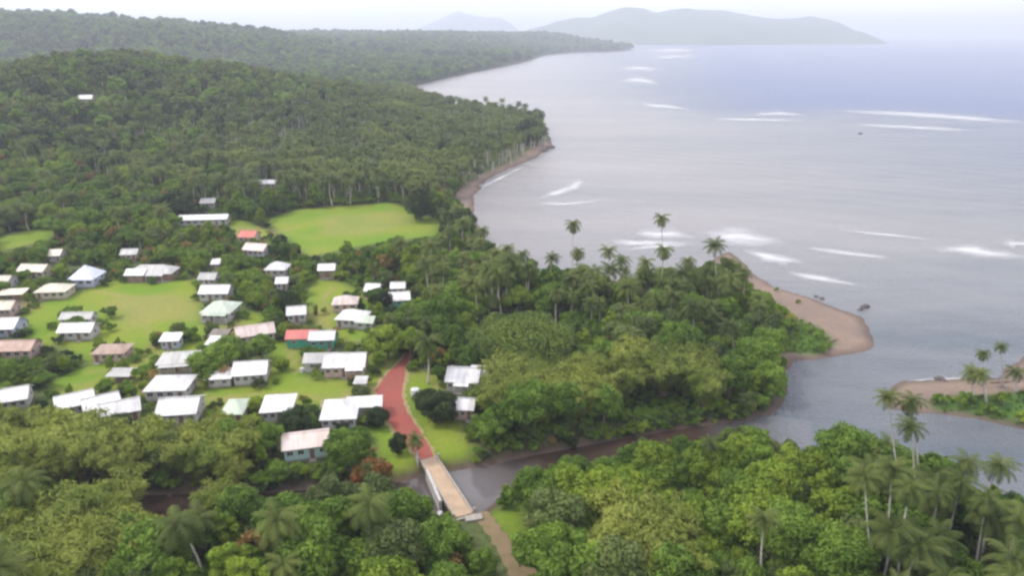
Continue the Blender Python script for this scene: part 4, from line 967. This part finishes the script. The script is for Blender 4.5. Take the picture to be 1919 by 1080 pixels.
for cx_, cy_, a_, l_, d_ in FOOT:       # garden shrubs round each house
    for _ in range(random.choice((4, 5, 6, 7, 8))):
        sd_x = random.choice((-1, 1)); e = random.random()
        lx, ly = (sd_x * (l_ + random.uniform(.2, 2.0)), random.uniform(-d_ - 1, d_ + 1.5)) if e < .6 else (random.uniform(-l_, l_), (d_ + random.uniform(.3, 2.0)) * (1 if e < .9 else -1))
        x_, y_ = cx_ + lx * math.cos(a_) - ly * math.sin(a_), cy_ + lx * math.sin(a_) + ly * math.cos(a_)
        if any(abs((x_ - fx) * math.cos(-fa) - (y_ - fy) * math.sin(-fa)) < fl and abs((x_ - fx) * math.sin(-fa) + (y_ - fy) * math.cos(-fa)) < fd for fx, fy, fa, fl, fd in FOOT): continue
        if any(inside(wpoly(p), np.array([x_]), np.array([y_]))[0] for p in KEEP_ROAD): continue
        z_ = float(height(x_, y_)); u_, v_, c_ = proj(x_, y_, z_); POOL['shrub'].append((x_, y_, z_, random.uniform(.5, 1.25), float(c_), float(u_), float(v_)))
        if e < .9 and ly > d_ * .2 and random.random() < .75: POOL['broad'].append((x_, y_, z_, random.uniform(.28, .5), float(c_), float(u_), float(v_)))
GROUPS = {
    'broad': ('green broadleaf trees', [((-200, 0, 2200, 470), 'leafy green tree in the woods on the slope beyond the village'),
              ((-200, 470, 700, 790), 'small leafy tree growing between the village houses'),
              ((-200, 790, 900, 1500), 'rounded green tree in the thick bush below the village, this side of the river bend'),
              ((700, 470, 1480, 860), 'green broadleaf tree in the grove between red road and beach'),
              ((900, 800, 2400, 1500), 'dense bright green tree in the thicket on the river mouth bank')]),
    'palm': ('coconut palms of the groves', [((-200, 0, 2200, 470), 'coconut palm in the plantation on the flat and slopes beyond the sports field'),
              ((-200, 470, 620, 790), 'small coconut palm standing among the village houses'),
              ((-200, 790, 900, 1500), 'coconut palm growing in the bush between bamboo and dirt track'),
              ((600, 420, 1480, 860), 'coconut palm in the dense grove between village and beach'),
              ((900, 800, 2400, 1500), 'coconut palm in the thicket on the river mouth bank')]),
    'bamboo': ('feathery bamboo clumps', [((-300, 760, 700, 1500), 'feathery yellow green bamboo clump beside the river below the tight white houses'),
              ((700, 600, 1500, 850), 'feathery yellowish bamboo clump behind the small cottage across the road'),
              ((900, 850, 2000, 1500), 'feathery yellow green bamboo clump beside the dirt track thicket')]),
    'shrub': ('low shrubs', [((-200, 0, 760, 800), 'low shrub beside the lawns and houses of the village'), ((-200, 0, 2400, 860), 'low shrub at the edge of the grove by road and river'),
              ((-200, 800, 2400, 1500), 'low shrub in the bush along the near river bank')]),
}
MARKS = [(hpx(*q), l) for q, l in (((840, 905), 'the concrete bridge'), ((935, 1010), 'the top of the dirt track'), ((1000, 1100), 'the lower dirt track'), ((812, 985), 'the white slab below the bridge'),
    ((576, 860), 'the teal walled house'), ((325, 960), 'the dark pool under the bamboo'), ((868, 785), 'the small cottage across the road'), ((985, 690), 'the wide rain tree'), ((1480, 640), 'the grassy sand tip'),
    ((1440, 790), 'the river mouth corner'), ((1240, 770), 'the creeper covered river bank'), ((800, 430), 'the shore corner of the sports field'), ((660, 470), 'the near side of the sports field'),
    ((640, 370), 'the far side of the sports field'), ((381, 424), 'the long school block'), ((463, 458), 'the red roofed building'), ((742, 578), 'the long white house under the grove'), ((700, 820), 'the hip roofed house at the bend'),
    ((334, 798), 'the broad white gable roof'), ((190, 795), 'the three tight white houses'), ((22, 780), 'the pinkish house at the village edge'), ((1240, 555), 'the tallest shore palm'), ((1370, 500), 'the start of the beach tip'),
    ((880, 385), 'the curved beach'), ((990, 270), 'the tip of the palm point'), ((1720, 930), 'the bank facing the sandspit'), ((1850, 960), 'the water beyond the curved palm'), ((206, 680), 'the weathered brown house'), ((155, 540), 'the pyramid roofed house'),
    ((389, 538), 'the top of the house column'), ((410, 650), 'the dark rusty shed'), ((604, 656), 'the green walled house'), ((482, 640), 'the angled pinkish roof'), ((97, 562), 'the cream hip roof'), ((8, 634), 'the white house of the western row'),
    ((502, 355), 'the lone roof in the palms'), ((1430, 1110), 'the lone straight palm'), ((1250, 950), 'the middle of the river mouth thicket'), ((1500, 930), 'the crest of the river mouth thicket'), ((1680, 1100), 'the forked pale palm trunks'),
    ((600, 1080), 'the bush facing the teal house'), ((200, 1090), 'the bush beyond the bamboo pool'), ((420, 1120), 'the palm by the bamboo pool'), ((760, 1080), 'the bush below the white slab'), ((1100, 560), 'the shore palms of the grove'),
    ((1150, 620), 'the middle of the palm grove'), ((850, 560), 'the village side of the palm grove'), ((750, 320), 'the middle of the plantation'), ((900, 240), 'the seaward plantation'), ((560, 290), 'the plantation slope'), ((161, 196), 'the hillside house'), ((60, 440), 'the small hillside lawn'))]
WORDS = {'broad': ['leafy mid green tree', 'rounded mid green tree', 'lumpy mid green tree', 'bright green spreading tree', 'bright green rounded tree', 'dull olive tree', 'dull olive spreading tree', 'bright green narrow tree', 'flat topped green tree', 'sparse brownish tree'],
         'palm': ['upright coconut palm', 'drooping coconut palm', 'open crowned coconut palm', 'shaggy coconut palm'], 'bamboo': ['full feathery bamboo clump', 'arching feathery bamboo clump', 'loose feathery bamboo clump'],
         'shrub': ['mid green shrub', 'leafy green shrub', 'bright green shrub', 'dark green shrub']}
def label_for(key, x, y, s, v):
    d, l = min((math.hypot(p[0] - x, p[1] - y), l) for p, l in MARKS)
    lo, hi = {'broad': (.55, .85), 'palm': (.72, .9), 'bamboo': (.7, .9), 'shrub': (.6, .95)}[key]
    return f"{'small ' if s < lo else 'large ' if s > hi else 'middling '}{WORDS[key][v]} {'beside' if d < 14 else 'in the growth around'} {l}"
def variant(key, u, v):
    n = len(KIND[key].meshes)
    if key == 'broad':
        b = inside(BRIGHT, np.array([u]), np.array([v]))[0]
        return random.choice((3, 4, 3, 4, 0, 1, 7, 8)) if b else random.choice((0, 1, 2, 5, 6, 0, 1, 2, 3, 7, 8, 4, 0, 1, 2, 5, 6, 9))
    if key == 'shrub' and u > 1460: return random.choice((2, 2, 2, 1))
    if key == 'shrub': return random.choice((0, 1, 2, 0, 1, 2, 3))
    return random.randrange(n)
REST = {k: [] for k in POOL}
def inframe(q): return -40 < q[5] < PW + 40 and 60 < q[6] < PH + 90
LIMIT = {'broad': 290, 'palm': 250, 'bamboo': 290, 'shrub': 295}
for key in ('broad', 'palm', 'bamboo', 'shrub'):
    pool = sorted(POOL[key], key=lambda q: -q[3] * KIND[key].r / q[4] if inframe(q) else 0)
    for i, q in enumerate(pool):
        v = variant(key, q[5], q[6])
        if i < LIMIT[key] and inframe(q):
            if i < len(KIND[key].meshes): v = i
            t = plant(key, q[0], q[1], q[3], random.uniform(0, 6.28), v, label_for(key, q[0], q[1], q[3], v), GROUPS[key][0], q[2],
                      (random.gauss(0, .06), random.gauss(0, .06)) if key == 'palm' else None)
        else: REST[key].append((q, v))
for i, q in enumerate(sorted(POOL['far'], key=lambda q: q[4])):
    v = random.choice((0, 1, 2, 3, 0, 1, 2, 3, 4))
    if i < len(KIND['far'].meshes): plant('far', q[0], q[1], q[3], random.uniform(0, 6), i, 'rounded tree at the foot of the wooded slope beyond the school', 'trees at the foot of the slope', q[2])
    else: REST['far'].append((q, v))

def forest(name, key, label, cat, rest):
    """one mass of trees too many to count: real trees set on points"""
    k = KIND[key]
    me = bpy.data.meshes.new(name); n = len(rest); me.vertices.add(n)
    me.vertices.foreach_set('co', np.array([(q[0], q[1], q[2] - .05) for q, v in rest], np.float32).ravel())
    for an, ty, vals in (('turn', 'FLOAT', [random.uniform(0, 6.283) for _ in rest]), ('size', 'FLOAT', [q[3] for q, v in rest]), ('kind_index', 'INT', [v for q, v in rest])):
        at = me.attributes.new(an, ty, 'POINT'); at.data.foreach_set('value', vals)
    o = obj(name, me); tag(o, label, cat, kind='stuff')
    g = bpy.data.node_groups.new(name, 'GeometryNodeTree'); g.interface.new_socket('Geometry', in_out='INPUT', socket_type='NodeSocketGeometry')
    g.interface.new_socket('Geometry', in_out='OUTPUT', socket_type='NodeSocketGeometry')
    N, Lk = g.nodes, g.links; gi, go = N.new('NodeGroupInput'), N.new('NodeGroupOutput'); iop = N.new('GeometryNodeInstanceOnPoints'); iop.inputs['Pick Instance'].default_value = True
    jn = N.new('GeometryNodeJoinGeometry')
    for c, w in k.src:
        j2 = N.new('GeometryNodeJoinGeometry')
        for ob in (c, w):
            oi = N.new('GeometryNodeObjectInfo'); oi.transform_space = 'ORIGINAL'; oi.inputs['Object'].default_value = ob; src = oi.outputs['Geometry']
            if key == 'palm' and ob is c:
                tf = N.new('GeometryNodeTransform'); tf.inputs['Translation'].default_value = (0, 0, 13.9); Lk.new(src, tf.inputs['Geometry']); src = tf.outputs[0]
            Lk.new(src, j2.inputs[0])
        gti = N.new('GeometryNodeGeometryToInstance'); Lk.new(j2.outputs[0], gti.inputs[0]); Lk.new(gti.outputs[0], jn.inputs[0])
    def attr(nm, ty):
        a = N.new('GeometryNodeInputNamedAttribute'); a.data_type = ty; a.inputs['Name'].default_value = nm; return a.outputs['Attribute']
    cx = N.new('ShaderNodeCombineXYZ'); Lk.new(attr('turn', 'FLOAT'), cx.inputs['Z'])
    Lk.new(gi.outputs[0], iop.inputs['Points']); Lk.new(jn.outputs[0], iop.inputs['Instance']); Lk.new(attr('kind_index', 'INT'), iop.inputs['Instance Index'])
    Lk.new(cx.outputs[0], iop.inputs['Rotation']); Lk.new(attr('size', 'FLOAT'), iop.inputs['Scale']); Lk.new(iop.outputs[0], go.inputs[0])
    md = o.modifiers.new('trees', 'NODES'); md.node_group = g
for name, key, label, cat in (('broadleaf_woods', 'broad', 'mass of green broadleaf trees filling the woods round the village', 'woods'), ('palm_plantation', 'palm', 'mass of coconut palms filling the groves and plantation', 'palm grove'),
                              ('bamboo_thicket', 'bamboo', 'mass of feathery bamboo filling the thickets', 'bamboo'), ('undergrowth', 'shrub', 'low green undergrowth filling gaps between the trees', 'undergrowth'),
                              ('hill_forest', 'far', 'continuous forest covering the hills and the far headland', 'forest')):
    print(name, len(REST[key]), [s is None for s in KIND[key].src])
    if REST[key]: forest(name, key, label, cat, REST[key])

# ------------------------------------------------------------------ small things by the water
def rock(x, y, r, label, seed, flat=.5):
    g = np.random.default_rng(seed); n1, n2 = 10, 14; V, F = [], []
    for i in range(n1):
        th = math.pi * (i + .5) / n1
        for j in range(n2):
            ph = 2 * math.pi * j / n2; q = r * g.uniform(.72, 1.15); V.append((q * math.sin(th) * math.cos(ph) * 1.5, q * math.sin(th) * math.sin(ph), q * math.cos(th) * flat))
    ii = np.arange(n1 * n2).reshape(n1, n2); F = np.stack([ii[:-1], np.roll(ii[:-1], -1, 1), np.roll(ii[1:], -1, 1), ii[1:]], -1).reshape(-1, 4)
    X, Y = px(x, y, 0); tag(obj('rock', mesh_np('rock', V, F, M['rock']), None, (X, Y, .1), g.uniform(0, 3)), label, 'rock', 'rocks along the shore')
rock(1621, 576, 1.1, 'dark rock standing in the shallows off the sandy tip', 1, .8)
rock(1612, 581, .7, 'smaller rock beside the dark one off the sandy tip', 2)
rock(1030, 277, 4.0, 'low dark rock ledge at the end of the palm point beach', 3, .35)
rock(1018, 283, 3.0, 'second rock of the ledge at the palm point', 4, .35)
rock(1540, 560, .9, 'flat rock on the seaward sand of the tip', 5, .4)
rock(1529, 556, .7, 'little rock half buried in the seaward sand', 6, .4)
rock(1762, 713, 1.0, 'dark boulder alone on the sandspit', 7, .9)
def boat(x, y, label):
    X, Y = px(x, y, 0); t = thing('fishing_boat', label, 'boat', (X, Y, .0), R(25)); m = MB(); n = 9
    A = []
    for i in range(n):
        u = i / (n - 1) * 2 - 1; w = .75 * (1 - abs(u) ** 2.4) + .02; A.append([(u * 2.6, -w, .75 + .3 * u * u), (u * 2.6, -w * .6, -.1), (u * 2.6, w * .6, -.1), (u * 2.6, w, .75 + .3 * u * u)])
    for a, b in zip(A, A[1:]):
        for k in range(3): m.poly([a[k], b[k], b[k + 1], a[k + 1]])
    obj('hull', m.mesh('hull', M['timber']), t)
    for u in (-.9, .8):
        m = MB(); m.box(u - .15, u + .15, -.6, .6, .5, .56); obj('bench', m.mesh('bench', M['timber']), t)
boat(1612, 251, 'tiny dark fishing boat inside the reef')
def log(x, y, ln, rz, label):
    X, Y = px(x, y, 1); z = float(height(X, Y)); m = MB(); m.tube([(-ln / 2, 0, .2), (-ln * .1, .15, .26), (ln * .25, .1, .3), (ln / 2, -.2, .5)], [.3, .27, .22, .1], 8)
    m.tube([(ln * .2, .1, .3), (ln * .3, .8, .8)], [.12, .05], 6); tag(obj('driftwood_log', m.mesh('driftwood_log', M['timber'], True), None, (X, Y, z), R(rz)), label, 'driftwood')
log(1878, 716, 6, 4, 'dark driftwood log on the sandspit below the slim palms')
log(1560, 640, 4, 30, 'grey driftwood log where grass meets sand on the tip')

# ------------------------------------------------------------------ far islands
mi = simple('island_forest', (.045, .07, .03), (.075, .095, .04), .004, .9)
def island(name, prof, dist, label, seed):
    """prof: skyline pixels; a range of hills with real depth"""
    g = np.random.default_rng(seed); n, k = 90, 26
    xs_ = np.linspace(prof[0][0], prof[-1][0], n); ys_ = np.interp(xs_, [p[0] for p in prof], [p[1] for p in prof]); V = []
    for i in range(n):
        wx = (xs_[i] - PW / 2) / FPX * dist * cp; hz = CAM_Z + dist * math.tan(math.atan((PH / 2 - ys_[i]) / FPX) - R(PITCH)); hz = max(hz, 0)
        dep = 300 + hz * 4.2
        for j in range(k):
            v = j / (k - 1) * 2 - 1; e = (1 - abs(v) ** 1.35)
            nz_ = float(vnoise(wx + seed * 999, v * dep, 420)) * .6 + float(vnoise(wx, v * dep + seed * 77, 150)) * .4
            V.append((wx, dist + v * dep, -6 + (hz + 6) * e * (.92 + .16 * float(vnoise(wx + 31, 5.0 + v, 160))) * (1 if abs(v) < .08 else .72 + .5 * nz_ * 1.0)))
    ii = np.arange(n * k).reshape(n, k); F = np.stack([ii[:-1, :-1], ii[1:, :-1], ii[1:, 1:], ii[:-1, 1:]], -1).reshape(-1, 4)
    tag(obj(name, mesh_np(name, V, F, mi, True)), label, 'island', kind='structure')
island('island', [(960, 62), (985, 56), (1010, 48), (1060, 38), (1110, 29), (1140, 20), (1165, 17), (1200, 18), (1225, 22), (1260, 17), (1290, 16), (1320, 21), (1345, 20), (1380, 25), (1430, 29), (1480, 33), (1530, 36), (1560, 41), (1585, 49), (1605, 60)], 7600, 'long hazy hilly island on the horizon', 3)
island('island_hill', [(770, 62), (795, 50), (815, 38), (840, 26), (866, 20), (885, 24), (910, 32), (935, 34), (955, 42), (972, 55), (985, 62)], 11500, 'faint hazy hill on the horizon beyond the headland', 5)

# ------------------------------------------------------------------ haze
m = MB(); m.box(-40000, 40000, -2000, 40000, -7.5, 520)
mh = newmat('haze'); t = NT(mh); pv = t.n('ShaderNodeVolumePrincipled', {'Density': 1.8e-4, 'Color': (.82, .88, 1.0, 1), 'Anisotropy': .15})
o_ = t.n('ShaderNodeOutputMaterial'); mh.node_tree.links.new(pv.outputs[0], o_.inputs['Volume'])
hz = obj('haze', m.mesh('haze', mh)); tag(hz, 'pale sea haze over the whole coast', 'haze', kind='stuff')
